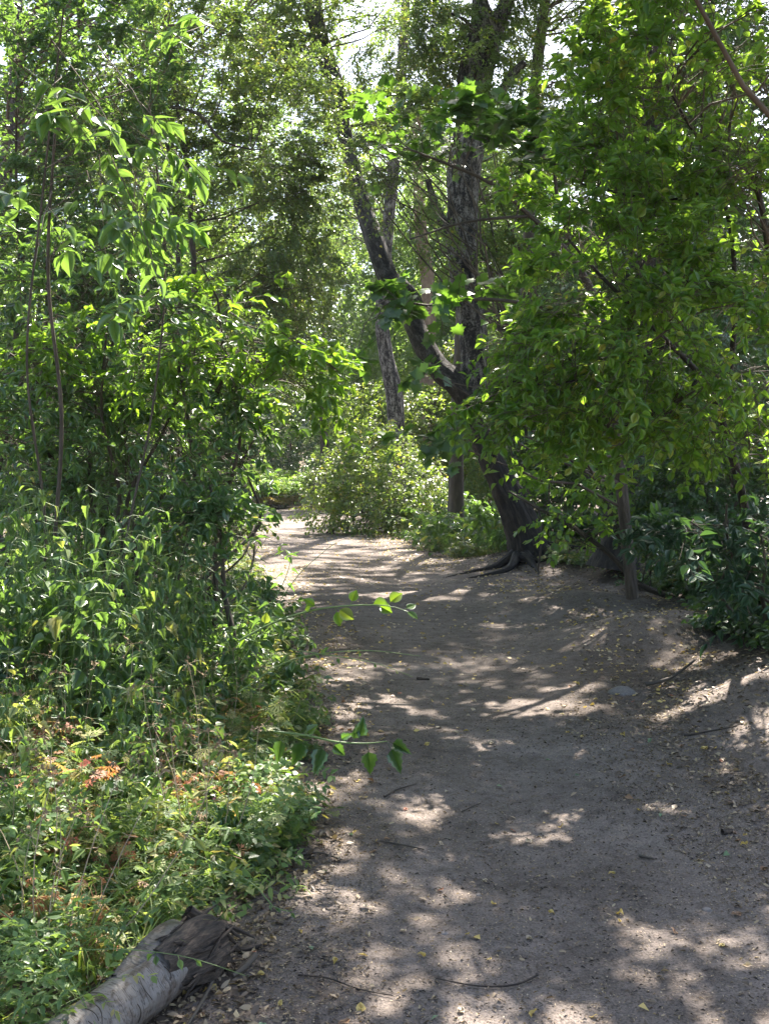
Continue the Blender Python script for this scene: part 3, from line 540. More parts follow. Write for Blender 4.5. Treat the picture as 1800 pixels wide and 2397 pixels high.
# ---- sycamore with flat tiers of lobed leaves over the path
syc = [[(1480, 1400, 10.6, 30), (1450, 1100, 10.4, 26), (1420, 800, 10.2, 22), (1350, 620, 10, 18), (1240, 505, 9.8, 12), (1150, 430, 9.6, 9), (1050, 385, 9.5, 7), (960, 350, 9.4, 5)],
       [(1400, 760, 10, 14), (1280, 720, 9.8, 10), (1130, 700, 9.6, 8), (1000, 715, 9.5, 6), (930, 700, 9.4, 4)],
       [(1340, 600, 10, 12), (1300, 440, 10, 9), (1290, 330, 10, 7), (1180, 260, 9.8, 5)], [(1240, 505, 9.8, 8), (1090, 520, 9.6, 6), (960, 560, 9.5, 4)]]
tiers = [E(1080, 262, 9.8, 250, 9, .8), E(990, 300, 9.6, 190, 9, .8), E(1150, 330, 9.9, 200, 10, .7), E(1010, 372, 9.6, 180, 9, .7), E(1090, 425, 9.6, 200, 9, .6), E(900, 330, 9.5, 80, 10, .5), E(1250, 290, 10, 140, 30, .6), E(1290, 400, 10.2, 110, 30, .5), E(930, 440, 9.5, 60, 8, .4), E(880, 240, 9.5, 80, 9, .5),
         E(1110, 655, 9.6, 170, 10, .7), E(1180, 690, 9.8, 140, 12, .6), E(960, 700, 9.4, 120, 9, .6), E(1060, 735, 9.5, 120, 10, .5), E(890, 585, 9.4, 40, 20, .3), E(880, 830, 9.3, 60, 16, .3, .7), E(1010, 850, 9.4, 50, 16, .3, .7), E(900, 1010, 9.3, 50, 9, .3, .5), E(1100, 1010, 9.4, 80, 14, .3)]
plantthing('sycamore_tree', 'sycamore sapling with flat tiers of dark lobed leaves hanging across the birches', 'tree', PL(syc[0])[0, :2], [PL(s) for s in syc], tiers, 'maple', 'maple', 7.0, .2, .75, 60, 'bark_brown', .010, 'trunk', 'crown', 8, outw=.4, up=0)

# ---- right hand big shrub (tree-like) with yellowing leaves
rs = [[(1770, 1480, 10.3, 30), (1768, 1380, 10.1, 24), (1752, 1250, 9.6, 22), (1730, 1130, 9.0, 21), (1700, 1020, 8.4, 24), (1680, 960, 8.0, 18), (1640, 880, 7.6, 14), (1520, 760, 7.2, 11), (1400, 640, 7, 9), (1330, 560, 6.9, 6)],
      [(1700, 1020, 8.4, 16), (1705, 900, 8.1, 14), (1720, 700, 7.8, 12), (1690, 470, 7.5, 10), (1560, 470, 7.3, 8), (1440, 450, 7.1, 6), (1360, 430, 7, 4)],
      [(1850, 1300, 8, 24), (1840, 900, 7.6, 20), (1800, 600, 7.2, 16), (1760, 420, 7, 12), (1640, 330, 6.8, 8), (1560, 200, 6.6, 6)],
      [(1560, 810, 7.3, 8), (1440, 860, 7.1, 7), (1300, 900, 7, 5), (1180, 890, 6.9, 3)], [(1640, 880, 7.6, 10), (1560, 960, 7.4, 8), (1420, 1010, 7.2, 5)]]
rel = [E(1650, 60, 6.6, 300, 150, .9, 1.3), E(1480, 150, 6.8, 170, 150, .6), E(1560, 330, 7, 260, 160, .9), E(1380, 440, 7, 190, 110, .5), E(1700, 500, 7, 220, 200, .9), E(1420, 620, 7.1, 230, 130, .8), E(1260, 690, 6.9, 90, 110, .4), E(1640, 760, 7.2, 280, 180, 1.0, 1.2),
       E(1330, 830, 7, 210, 120, .7), E(1180, 880, 6.8, 90, 110, .4, .9), E(1480, 930, 7.2, 300, 110, .8), E(1160, 1000, 6.8, 80, 70, .4, .6), E(1700, 990, 7.4, 220, 110, .7), E(1350, 1010, 7.1, 180, 60, .5, .6), E(1780, 250, 6.6, 150, 250, .8)]
plantthing('dogwood_shrub', 'tall spreading shrub with bright green and yellowing oval leaves filling the right side', 'shrub', PL(rs[0])[0, :2], [PL(s) for s in rs], rel, 'oval', 'shrub', 3.4, .35, .92, 150, 'bark_dark', .012, sides=8, bias=(-.25, 0, 0))
# lone twig and leaves low in front of birch foot
rl = [[(1640, 1420, 12.5, 16), (1500, 1370, 12.4, 14), (1430, 1300, 12.3, 13), (1350, 1240, 12.2, 11), (1260, 1190, 12, 8), (1190, 1150, 12, 5)], [(1480, 1350, 12.3, 10), (1420, 1180, 12.2, 8), (1360, 1100, 12, 5)]]
plantthing('elder_shrub', 'low arching shrub with thin bent branch in front of the birch foot', 'shrub', PL(rl[0])[0, :2], [PL(s) for s in rl], [E(1290, 1050, 12, 100, 60, .6), E(1360, 1160, 12.2, 130, 90, .6), E(1250, 1240, 12, 80, 40, .4, .4), E(1470, 1130, 12.5, 120, 110, .6)], 'ovalfar', 'shrub', 1.5, .4, .3, 60, 'bark_brown', .01, sides=7)
# shaded blue-green elder at right
se = [vstem(3.15, 8.9, PX(1700, 1180, 8.2), .02, .008), vstem(3.0, 8.8, PX(1600, 1210, 8.1), .018, .006), vstem(3.3, 8.8, PX(1780, 1250, 8.1), .02, .008)]
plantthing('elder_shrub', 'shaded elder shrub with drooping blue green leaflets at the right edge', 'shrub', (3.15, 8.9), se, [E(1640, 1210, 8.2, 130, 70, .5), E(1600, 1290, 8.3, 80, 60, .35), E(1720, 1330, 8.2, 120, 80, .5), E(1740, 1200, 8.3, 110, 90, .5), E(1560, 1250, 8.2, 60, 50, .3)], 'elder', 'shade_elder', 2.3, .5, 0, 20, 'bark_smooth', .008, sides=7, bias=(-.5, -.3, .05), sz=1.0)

# ---- dark fill shrubs behind on the right
def fillshrub(label, x, y, ells, kind, mat, cov=2.5, name='shrub', cull=.3, stems=3, sz=1.0, group=None, surf=.45, up=.15, cat='shrub', nl=30, bark='bark_brown', r=.03, twig=True):
    st = []
    for i in range(stems):
        e = sorted([ells[k_] for k_ in rng.integers(len(ells), size=3)], key=lambda q: abs(q[0][0]-x))[0]; st.append(vstem(x+rng.normal()*.25, y+rng.normal()*.2, e[0]+np.array([rng.normal()*.2, 0, e[1][2]*.4]), r, .008, .12))
    return plantthing(name, label, cat, (x, y), st, ells, kind, mat, cov, surf, cull, nl, bark, .012, sides=7, sz=sz, group=group, up=up, twig=twig)
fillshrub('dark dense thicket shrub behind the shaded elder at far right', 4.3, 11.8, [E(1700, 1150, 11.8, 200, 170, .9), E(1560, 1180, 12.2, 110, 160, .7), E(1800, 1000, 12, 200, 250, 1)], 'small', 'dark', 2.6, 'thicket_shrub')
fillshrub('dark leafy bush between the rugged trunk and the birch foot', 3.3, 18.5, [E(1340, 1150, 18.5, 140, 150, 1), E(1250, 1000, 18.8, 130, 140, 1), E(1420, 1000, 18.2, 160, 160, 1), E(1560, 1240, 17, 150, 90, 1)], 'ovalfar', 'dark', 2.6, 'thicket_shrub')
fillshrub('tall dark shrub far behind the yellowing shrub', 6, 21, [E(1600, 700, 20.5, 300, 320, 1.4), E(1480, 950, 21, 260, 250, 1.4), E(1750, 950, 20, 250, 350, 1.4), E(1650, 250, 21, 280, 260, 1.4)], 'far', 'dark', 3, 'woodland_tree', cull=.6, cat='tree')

fillshrub('half shaded sapling with small leaves in front of the two birch limbs', 2.45, 15.6, [E(960, 300, 15, 120, 110, .6), E(930, 480, 15, 90, 90, .5, .7), E(1180, 560, 15.2, 70, 130, .5), E(1020, 560, 15.5, 60, 100, .5, .5), E(1230, 850, 15, 90, 110, .5), E(850, 380, 15, 70, 100, .5), E(1060, 110, 15, 70, 60, .5, .7), E(740, 150, 15, 60, 60, .5, .7), E(900, 240, 15, 110, 45, .5), E(1180, 230, 15, 110, 60, .5)], 'small', 'fine', 1.9, 'sapling', cull=.7, stems=1, nl=24, r=.015)
fillshrub('dark bush filling the hollow right behind the birch foot', 3.1, 17.8, [E(1360, 1270, 17.6, 90, 60, .6), E(1300, 1200, 18, 110, 90, .7), E(1520, 1300, 15.5, 90, 50, .6)], 'ovalfar', 'dark', 2.6, 'thicket_shrub', cull=0)  # dark leaves put in to stand for the black shade here
# ---- sunlit bush right of far path
fillshrub('sunlit yellow green bush on the right where the path bends', -1.2, 26.5, [E(800, 1120, 26.5, 100, 75, 1.1), E(760, 1190, 26, 70, 60, 1), E(880, 1060, 27, 110, 80, 1.2), E(950, 1130, 26, 110, 90, 1.1), E(870, 1190, 25.5, 110, 70, 1), E(1000, 1180, 25, 70, 80, 1)], 'ovalfar', 'yellow', 4.2, 'sunlit_bush', sz=1.0, cull=.7, stems=5)
fillshrub('pale green bush with loose top behind the sunlit bush', .5, 31, [E(1020, 1000, 31, 110, 110, 1.5), E(900, 960, 31, 130, 90, 1.5), E(1150, 1060, 31, 130, 150, 1.5), E(1120, 900, 32, 130, 130, 1.5)], 'far', 'yellow', 3.2, 'pale_bush', cull=.6, sz=.7)
fillshrub('dim bush closing the end of the path', -4.5, 47, [E(700, 1130, 47, 60, 75, 2), E(640, 1060, 48, 60, 60, 2), E(600, 1090, 48, 90, 90, 2), E(730, 1120, 47, 60, 70, 2), E(660, 1020, 49, 130, 80, 2)], 'far', 'dark', 2.6, 'far_bush', sz=.9, cull=.8)
fillshrub('distant bushy tree with grey green leaves above the path end', -3, 52, [E(690, 900, 52, 150, 120, 3), E(800, 960, 52, 160, 100, 3), E(930, 930, 53, 120, 120, 3), E(600, 950, 52, 100, 100, 3)], 'far', 'far', 2.6, 'far_tree', cat='tree', cull=.8)
fillshrub('dusky low bush behind the bracken beyond the bend', -7.5, 47, [E(520, 1120, 46, 110, 70, 1.5), E(420, 1120, 44, 100, 80, 1.5), E(600, 1080, 48, 70, 70, 1.5)], 'far', 'far', 3.4, 'far_bush', cull=.5, sz=.8)
fillshrub('dusky low bush behind the sunlit bush right of the path', 1.5, 38, [E(900, 1110, 38, 120, 80, 1.5), E(1030, 1120, 36, 110, 80, 1.5), E(1150, 1120, 34, 100, 90, 1.5), E(790, 1100, 44, 80, 80, 1.5)], 'far', 'far', 3.4, 'far_bush', cull=.4, sz=.8)
fillshrub('low dark bush hiding the bare stems at the left path edge', -1.25, 8.8, [E(500, 1275, 8.5, 75, 42, .3), E(560, 1240, 9.2, 55, 42, .3), E(430, 1270, 8.3, 80, 45, .3), E(590, 1215, 10, 35, 35, .25)], 'small', 'herb_dark', 3.6, 'low_bush', cull=.6, stems=2, r=.01, nl=14)
fillshrub('low lime green fringe of growth at the foot of the bracken', -4.9, 42.9, [E(585, 1168, 42.9, 40, 24, .5), E(640, 1165, 42.9, 38, 26, .5), E(610, 1120, 43.4, 50, 30, .6)], 'ovalfar', 'fern', 4.5, 'low_bush', cull=.9, stems=2)
# bracken
def bracken(label, x, y, mat, n, R_, h, base_off=0):
    base = np.array([x, y, float(height(x, y))]); t = thing('bracken_clump', label, 'fern', base, 'bracken beside the far path')
    lb, tb = Bag(), Bag(); a = rng.random(n)*2*math.pi; D = np.column_stack([np.cos(a)*.7, np.sin(a)*.7, np.full(n, 1.0)])
    P = base+np.column_stack([rng.normal(size=n)*R_*.35, rng.normal(size=n)*R_*.35, np.zeros(n)]); Ln = h*(.8+.5*rng.random(n)); D = unit(D)
    QP, QD, QL = [], [], []
    for tt in np.linspace(.35, 1, 13):
        q = P+D*(Ln*tt)[:, None]-np.array([0, 0, 1])*(.45*Ln*tt**3)[:, None]
        sd = unit(np.cross(D, [0, 0, 1])); 
        for s in (-1, 1): QP.append(q); QD.append(sd*s+D*.35+rng.normal(size=(n, 3))*.1); QL.append(Ln*.42*(1.1-tt))
    spray(lb, None, np.concatenate(QP), np.concatenate(QD), np.concatenate(QL), 12, .10, .035, 'diamond', droop=.3, ldroop=.1, jit=.1)
    ts = np.array([0, .4, .7, 1.])[None]*np.ones((n, 1)); pos = P[:, None]+D[:, None]*(Ln[:, None]*ts)[..., None]-np.array([0, 0, 1.])*(.45*Ln[:, None]*ts**3)[..., None]
    twigs(tb, pos, np.full((n, 4), .006)); lb.build('frond', M[mat], t, base); tb.build('stem', M['green_stem'], t, base, bark=True)
bracken('yellow green bracken clump left of the far path', -5.0, 43.2, 'fern', 44, 1.0, 2.2)
bracken('larger lime bracken clump behind the first one on the left', -5.7, 44.5, 'fern', 44, 1.2, 2.7)
bracken('rust tinged bracken clump at the path edge', -4.35, 42.9, 'fern_rust', 34, .9, .9)

# ---- left side: near tall ash/elder stems with hanging leaves
ls = [vstem(-1.95, 6.3, PX(130, 300, 5.9), .014, .008, .10), vstem(-2.0, 6.1, PX(150, 20, 5.7), .009, .005, .08), vstem(-1.6, 6.5, PX(350, 250, 6.2), .009, .005, .10)]
plantthing('elder_shrub', 'tall near elder with large drooping leaves at the upper left', 'shrub', (-1.9, 6.3), ls, [E(160, 30, 5.5, 180, 70, .4), E(60, 120, 5.5, 130, 160, .4), E(240, 140, 5.6, 130, 150, .4), E(330, 350, 5.8, 130, 160, .4), E(120, 420, 5.6, 140, 150, .4), E(360, 520, 6, 100, 90, .4), E(60, 650, 5.6, 110, 60, .3, .8), E(420, 30, 6, 110, 60, .4, .8)], 'bigelder', 'elder', 1.7, .3, .7, 40, 'bark_brown', .007, sides=7, bias=(.3, -.2, -.35))
ls = [vstem(-1.3, 7.9, PX(560, 830, 7.2), .022, .010, .06), vstem(-1.5, 8.0, PX(400, 760, 7.2), .02, .010, .08), vstem(-2.0, 8.0, PX(250, 780, 7.2), .02, .008, .08)]
ls.append(PL([(500, 950, 7.3, 12), (535, 855, 7.2, 10), (600, 850, 7.1, 8), (700, 800, 6.9, 6), (790, 870, 6.8, 3)]))
ls.append(PL([(535, 860, 7.2, 9), (515, 760, 7.1, 8), (510, 700, 7.1, 6), (470, 620, 7, 4)]))
plantthing('elder_shrub', 'arching elder with lime green sunlit leaves reaching from left over the path', 'shrub', (-1.4, 7.9), ls, [E(430, 660, 7, 150, 30, .35), E(560, 690, 7, 150, 30, .35), E(330, 740, 7.1, 170, 30, .35, .9), E(620, 760, 6.9, 110, 30, .3), E(540, 810, 7, 170, 40, .35), E(680, 830, 6.8, 90, 30, .25), E(740, 880, 6.8, 75, 26, .25, 1.3), E(690, 760, 6.8, 70, 26, .25, 1.1), E(600, 900, 7, 110, 50, .4), E(450, 880, 7.1, 170, 60, .4), E(200, 860, 7.2, 210, 60, .5), E(130, 790, 7.2, 150, 40, .4, .8)],
           'elder', 'bright', 4.4, .25, .7, 60, 'bark_brown', .008, sides=8, bias=(.55, -.2, -.05), sz=.78)
tl = []
for v, u0, u1 in ((560, 20, 330), (625, 60, 420), (690, 0, 500), (750, 40, 560), (810, 0, 600), (870, 60, 600), (930, 0, 600), (985, 80, 560), (1040, 0, 560), (1090, 60, 520)):
    for u in np.arange(u0, u1, 120): tl.append(E(u+rng.normal()*30, v+rng.normal()*14, 7.3+rng.normal()*.25, 95, 17, .35))
plantthing('elder_shrub', 'broad elder with many flat layers of dark leaves left of the path', 'shrub', (-2.3, 8.1), [vstem(-2.3, 8.1, PX(300, 700, 7.6), .022, .008, .12), vstem(-2.0, 8.1, PX(450, 800, 7.6), .02, .008, .12), vstem(-2.6, 8.1, PX(80, 800, 7.6), .02, .008, .12)], tl, 'elder', 'elder', 4.2, .2, .55, 50, 'bark_brown', .007, sides=7, bias=(.4, -.3, -.05), sz=.72)
fillshrub('dark glossy shrub filling the left edge below the elder', -2.6, 8.4, [E(120, 930, 8.2, 240, 120, .6), E(380, 960, 8.2, 170, 110, .6), E(520, 1040, 8.3, 110, 110, .5), E(250, 1080, 8, 260, 70, .5), E(560, 960, 8.2, 80, 60, .4)], 'oval', 'elder', 3.4, 'glossy_shrub', cull=.8, sz=.9, up=.0)
fillshrub('small dark leaved bush overhanging the path edge on the left', -1.9, 11.2, [E(520, 1110, 11, 60, 90, .5), E(540, 1020, 11.2, 90, 80, .6), E(600, 960, 11.4, 60, 60, .5, .6), E(470, 1160, 10.6, 90, 70, .5), E(540, 1170, 11, 40, 50, .4)], 'small', 'dark', 3.0, 'overhanging_bush', cull=.3)
fillshrub('silvery glossy leaved shrub drooping onto the path edge', -1.7, 7.4, [E(500, 1220, 7.2, 90, 70, .35), E(545, 1275, 7, 60, 40, .25, .9), E(420, 1180, 7.3, 120, 70, .4), E(520, 1140, 7.6, 70, 60, .4), E(330, 1160, 7.2, 110, 60, .4)], 'elder', 'elder', 3.0, 'drooping_shrub', cull=.8, sz=.75)

fillshrub('low leafy thicket at the back of the nettles on the left', -2.6, 9.6, [E(150, 1180, 9.6, 200, 70, .5), E(360, 1190, 9.4, 130, 60, .4), E(470, 1210, 9.6, 90, 50, .35), E(545, 1200, 10.2, 55, 55, .3), E(40, 1120, 9.6, 120, 80, .5)], 'oval', 'elder', 3.4, 'thicket_shrub', cull=.6, nl=20, r=.012)
fillshrub('low dark thicket in the shade under the left trees', -3.4, 11.5, [E(120, 1150, 11, 230, 90, .6), E(330, 1180, 11.5, 160, 80, .6), E(60, 1060, 12, 200, 100, .6)], 'oval', 'dark', 2.4, 'thicket_shrub', cull=.5)
fillshrub('hazel like bush filling the shade between the left trunks and the far path', -4.6, 17, [E(420, 1120, 15, 130, 90, .9), E(480, 1090, 17, 70, 110, .9), E(250, 1090, 16, 180, 110, .9), E(60, 1080, 16, 180, 110, .9)], 'ovalfar', 'dark', 2.5, 'thicket_shrub', cull=.4)
fillshrub('bush closing the wood behind the bracken on the left', -8, 30, [E(420, 1050, 30, 200, 130, 1.5), E(180, 1050, 29, 220, 130, 1.5), E(470, 930, 32, 90, 130, 1.5)], 'far', 'far', 2.4, 'thicket_shrub', cull=.8)
# mid left trees with fine leaves
def stemsrow(lst): return [PL(r) for r in lst]
st = stemsrow([[(470, 1230, 13, 20), (462, 900, 13, 17), (458, 700, 13, 15), (448, 520, 13, 14), (440, 400, 13, 12), (400, 150, 13, 9)], [(430, 1240, 12.6, 16), (425, 850, 12.6, 14), (418, 620, 12.6, 12), (420, 450, 12.8, 10), (380, 300, 13, 8)], [(380, 1240, 12.4, 14), (390, 800, 12.4, 12), (385, 560, 12.4, 10)],
               [(300, 300, 12.5, 7), (350, 262, 12.5, 8), (400, 250, 12.5, 8), (470, 270, 12.5, 7), (520, 330, 12.5, 6), (590, 350, 12.6, 4)]])
plantthing('hawthorn_tree', 'many stemmed tree with dark bare stems and masses of tiny leaves at mid left', 'tree', st[0][0, :2], st, [E(430, 50, 12.6, 150, 90, .7), E(480, 160, 13, 200, 190, .8), E(640, 300, 13.5, 160, 200, .8), E(600, 520, 13.5, 170, 190, .8), E(740, 420, 14, 90, 150, .5, .8), E(700, 640, 14, 120, 130, .6), E(560, 760, 13.5, 190, 120, .7), E(740, 200, 14.2, 70, 90, .5, .7), E(330, 300, 13, 160, 200, .7, .9)], 'fine', 'fine', 2.9, .4, .6, 40, 'bark_brown', .009, 'trunk', 'crown', 8)
plantthing('hawthorn_tree', 'small leaved tree with dangling sprays left of the far path', 'tree', (-3.2, 16.5), [vstem(-3.2, 16.5, PX(560, 650, 16), .05, .02, .15), vstem(-3.0, 16.4, PX(680, 700, 16), .04, .01, .15)], [E(700, 780, 16, 90, 110, .7), E(640, 880, 16, 100, 90, .7), E(620, 700, 16.5, 130, 130, .8), E(740, 640, 16, 70, 90, .6, .8)], 'fine', 'fine', 1.9, .4, .7, 60, 'bark_brown', .012, 'trunk', 'crown', 8)
# fill behind left
fillshrub('deep green background tree behind the near elder at upper left', -3.9, 10.6, [E(40, 250, 10.4, 200, 260, .8), E(250, 480, 10.6, 190, 220, .8), E(60, 680, 10.4, 200, 220, .8), E(310, 760, 10.8, 170, 190, .8), E(250, 120, 10.4, 190, 170, .8)], 'oval', 'elder', 4.2, 'woodland_tree', cull=.7, stems=2, cat='tree', nl=60, r=.04)
fillshrub('woodland tree with mid green leaves behind the dark stems on the left', -6.3, 18, [E(100, 500, 18, 250, 330, 1.2), E(380, 700, 18, 250, 280, 1.2), E(250, 950, 18, 300, 200, 1.2), E(200, 150, 18, 280, 250, 1.2), E(480, 980, 17.5, 120, 150, 1)], 'ovalfar', 'far', 3.0, 'woodland_tree', cull=.5, sz=1.15, stems=3, cat='tree', nl=40, r=.06)

# ---- background wood
BGT = [(560, 560, 40, 190, 330), (760, 700, 44, 170, 260), (930, 640, 48, 160, 300), (1110, 560, 42, 170, 330), (1280, 600, 38, 180, 350), (420, 500, 36, 200, 350), (700, 420, 56, 180, 200), (1010, 430, 60, 170, 200), (1450, 500, 44, 220, 400), (250, 600, 40, 250, 400), (1650, 600, 42, 260, 420), (80, 600, 44, 260, 420), (1200, 900, 40, 200, 230), (850, 860, 58, 200, 200)]
BL = ['hazy background tree behind the mid left stems', 'hazy background tree above the end of the path', 'pale background tree behind the leaning birch limb', 'bright background tree behind the main birch trunk', 'background tree behind the slender straight trunk', 'background tree behind the many stemmed tree', 'farthest treetop left of the sky gap foot', 'farthest treetop between the birch limbs', 'background tree behind the tall right shrub', 'background tree deep in the left wood', 'background tree deep in the right wood', 'background tree at the far left of the wood', 'low background tree right of the forked birch', 'faint grey green tree low above the sunlit bush']
for (u, v, Y, ru, rv), lb_ in zip(BGT, BL):
    c = PX(u, v, Y); es = []
    for j in range(6):
        es.append(E(u+rng.normal()*ru*.35, v+(j/5-.5)*rv*1.3, Y+rng.normal()*1.0, ru*(.5+.3*rng.random()), rv*(.24+.12*rng.random()), 2.2))
    fillshrub(lb_, c[0], Y, es, 'far', 'far', 3.2, 'background_tree', cull=.8, stems=2, cat='tree', group='trees of the background wood', r=.14, nl=20, surf=.5)
# distant wood as one mass
lb, tb, _ = crown([(np.array([x, 85+rng.normal()*4, 9+rng.random()*3]), np.array([7, 5, 12.5+4*rng.random() if abs(x+3) > 6 else 10]), 1) for x in np.linspace(-62, 62, 22)], 'vfar', 2.6, .4, 0)
tag(lb.build('distant_wood', M['far']), 'hazy distant wood closing every gap between the trunks', 'wood', kind='stuff')

# ---- unseen trees added above the frame, crowns shaped to dapple the sunlight
def canopy():
    N = 9500; gx = rng.uniform(-4.2, 6.6, N); gy = rng.uniform(.3, 24, N); kk = ~((gy > 8) & (gx < ledge(gy)+.7)); gx = gx[kk]; gy = gy[kk]; N = len(gx)
    z = 3.3+.69*gy+rng.random(N)**1.3*3.2; P = np.column_stack([gx+S[0]/S[2]*z, gy+S[1]/S[2]*z, z])
    T = np.array([(-6.6, 7.5), (-6.5, 16), (5.6, 7), (7.0, 15), (9, 27)]); own = np.argmin(np.linalg.norm(P[:, None, :2]-T[None], axis=2), 1)
    labs = ['tall tree left of the path whose canopy overhangs the foreground', 'tall tree left of the path farther on, crown above the bend', 'tall tree right of the path whose canopy shades the bank', 'tall tree right of the path beyond the bank, crown high above', 'high crowned tree deep right above the far path']
    for i in range(5):
        Q = P[own == i]; x, y = T[i]; base = np.array([x, y, float(height(x, y))]); t = thing('overhanging_tree', labs[i], 'tree', base, 'tall trees overhanging the path')
        zt = Q[:, 2].mean(); tr = vstem(x, y, (x*.9, y+1, zt), .2, .09, .15); b = Bag(); trunkmesh(b, tr, 14, .07, .3, i, flare=.4); b.build('trunk', M['bark_brown'], t, base, True, True)
        lb, tb = Bag(), Bag(); D = unit(rng.normal(size=Q.shape)*np.array([1, 1, .3]))
        spray(lb, tb, Q-D*.3, D, .6, 12, .13, .085, 'oval', droop=.2, ldroop=.2, cull=.97, opp=False, tw=.003)
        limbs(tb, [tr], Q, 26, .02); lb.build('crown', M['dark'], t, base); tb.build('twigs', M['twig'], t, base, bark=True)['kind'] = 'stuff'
canopy()

# ------------------------------------------------------------------ fallen birch log in the left foreground
def hgt(x, y): return float(height(x, y))
lbase = np.array([-.62, 3.3, hgt(-.62, 3.3)])
log = thing('fallen_log', 'fallen birch log with peeling pale bark and a rotten dark broken end, bottom left', 'log', lbase)
def lz(x, y, z): return [x, y, hgt(x, y)+z]
B = Bag(); trunkmesh(B, np.array([lz(-1.36, 1.75, .09)+[.078], lz(-1.06, 2.38, .062)+[.077], lz(-.83, 2.88, .066)+[.077], lz(-.72, 3.10, .074)+[.080], lz(-.665, 3.22, .085)+[.083], lz(-.635, 3.285, .09)+[.074]]), 44, .05, .014, 2)
B.build('bark', M['bark_paper'], log, lbase, True, True)
B = Bag(); trunkmesh(B, np.array([lz(-.69, 3.16, .10)+[.070], lz(-.63, 3.27, .09)+[.092], lz(-.585, 3.35, .085)+[.094], lz(-.555, 3.40, .075)+[.075], lz(-.535, 3.45, .055)+[.02]]), 40, .26, .010, 4)
for i in range(90):     # torn fibres lying along the broken wood
    a = rng.random()*6.283; t_ = rng.random(); r_ = .088+.012*rng.random(); c_ = np.array(lz(-.665+.11*t_, 3.20+.21*t_, .09)); u_ = unit(np.array([.46, .89, 0])); v_ = np.array([.89, -.46, 0])
    p = c_+v_*math.cos(a)*r_+np.array([0, 0, 1])*math.sin(a)*r_; d = unit(u_+rng.normal(size=3)*.16); L_ = .03+.07*rng.random()
    trunkmesh(B, np.array([list(p-d*L_*.5)+[.003], list(p)+[.006], list(p+d*L_*.6)+[.001]]), 4, .3, .02, i)
B.build('rotten_end', M['bark_rotten'], log, lbase, False, True)
B = Bag(); trunkmesh(B, np.array([lz(-.75, 3.06, .09)+[.060], lz(-.705, 3.18, .115)+[.058], lz(-.67, 3.27, .135)+[.052], lz(-.645, 3.34, .140)+[.036], lz(-.63, 3.38, .135)+[.010]]), 26, .20, .014, 6)
B.build('limb_stub', M['bark_weathered'], log, lbase, True, True)
B = Bag()   # dark curled edges of bark running part way round
for i in range(26):
    t_ = rng.random(); a0 = rng.uniform(-.6, 2.2); sp = rng.uniform(.25, .9); c_ = np.array(lz(-1.06+.40*t_, 2.38+.85*t_, .064+.016*t_)); v_ = np.array([.89, -.46, 0]); rr_ = .0805+.003*t_
    rows = np.array([list(c_+(v_*math.cos(a)+np.array([0, 0, 1])*math.sin(a))*rr_+np.array([.46, .89, 0])*.012*math.sin(4*a+i))+[.0014] for a in np.linspace(a0, a0+sp, 7)])
    trunkmesh(B, rows, 4, .3, .02, i)
B.build('bark_edge', M['bark_rotten'], log, lbase, False, True)['kind'] = 'stuff'
B = Bag()   # knot: a raised rim and a dark rough middle on the upper right flank
kc = np.array(lz(-.757, 2.985, .112)); kn = unit(np.array([.75, -.25, .62])); ka = unit(np.cross(kn, [.42, .9, 0])); kb = np.cross(kn, ka)
rows = np.array([list(kc+kn*(.018+.003*math.sin(3*a))+(ka*math.cos(a)*1.0+kb*math.sin(a)*1.25)*.021)+[.0075+.002*math.sin(2.3*a)] for a in np.linspace(0, 2*math.pi, 15)])
trunkmesh(B, rows, 8, .2, .006, 1)
for a in np.linspace(0, 6, 9):
    c_ = kc+kn*.006+(ka*math.cos(a*1.7)+kb*math.sin(a*1.7))*.010; trunkmesh(B, np.array([list(c_-kn*.01)+[.007], list(c_+kn*.012)+[.004]]), 6, .2, .006, 2)
B.build('knot', M['bark_rotten'], log, lbase, False, True)
for i, (a, ln) in enumerate([(.2, .10), (.7, .15), (1.1, .12), (1.6, .17), (2.1, .10), (-.3, .13), (-.8, .10), (2.7, .09)]):   # torn splinters round the end
    p = np.array(lz(-.575+.03*math.cos(a), 3.38+.02*math.cos(a*2), .11+.075*math.sin(a))); d = unit(np.array([.62, .30+.25*math.cos(a*3), -.55+.35*math.sin(a*2)]))
    B = Bag(); trunkmesh(B, np.array([list(p-d*.05)+[.013], list(p+d*ln*.5)+[.010], list(p+d*ln+np.array([0, 0, -.02]))+[.002]]), 6, .25, .02, i)
    B.build('splinter', M['bark_rotten'], log, lbase, False, True)

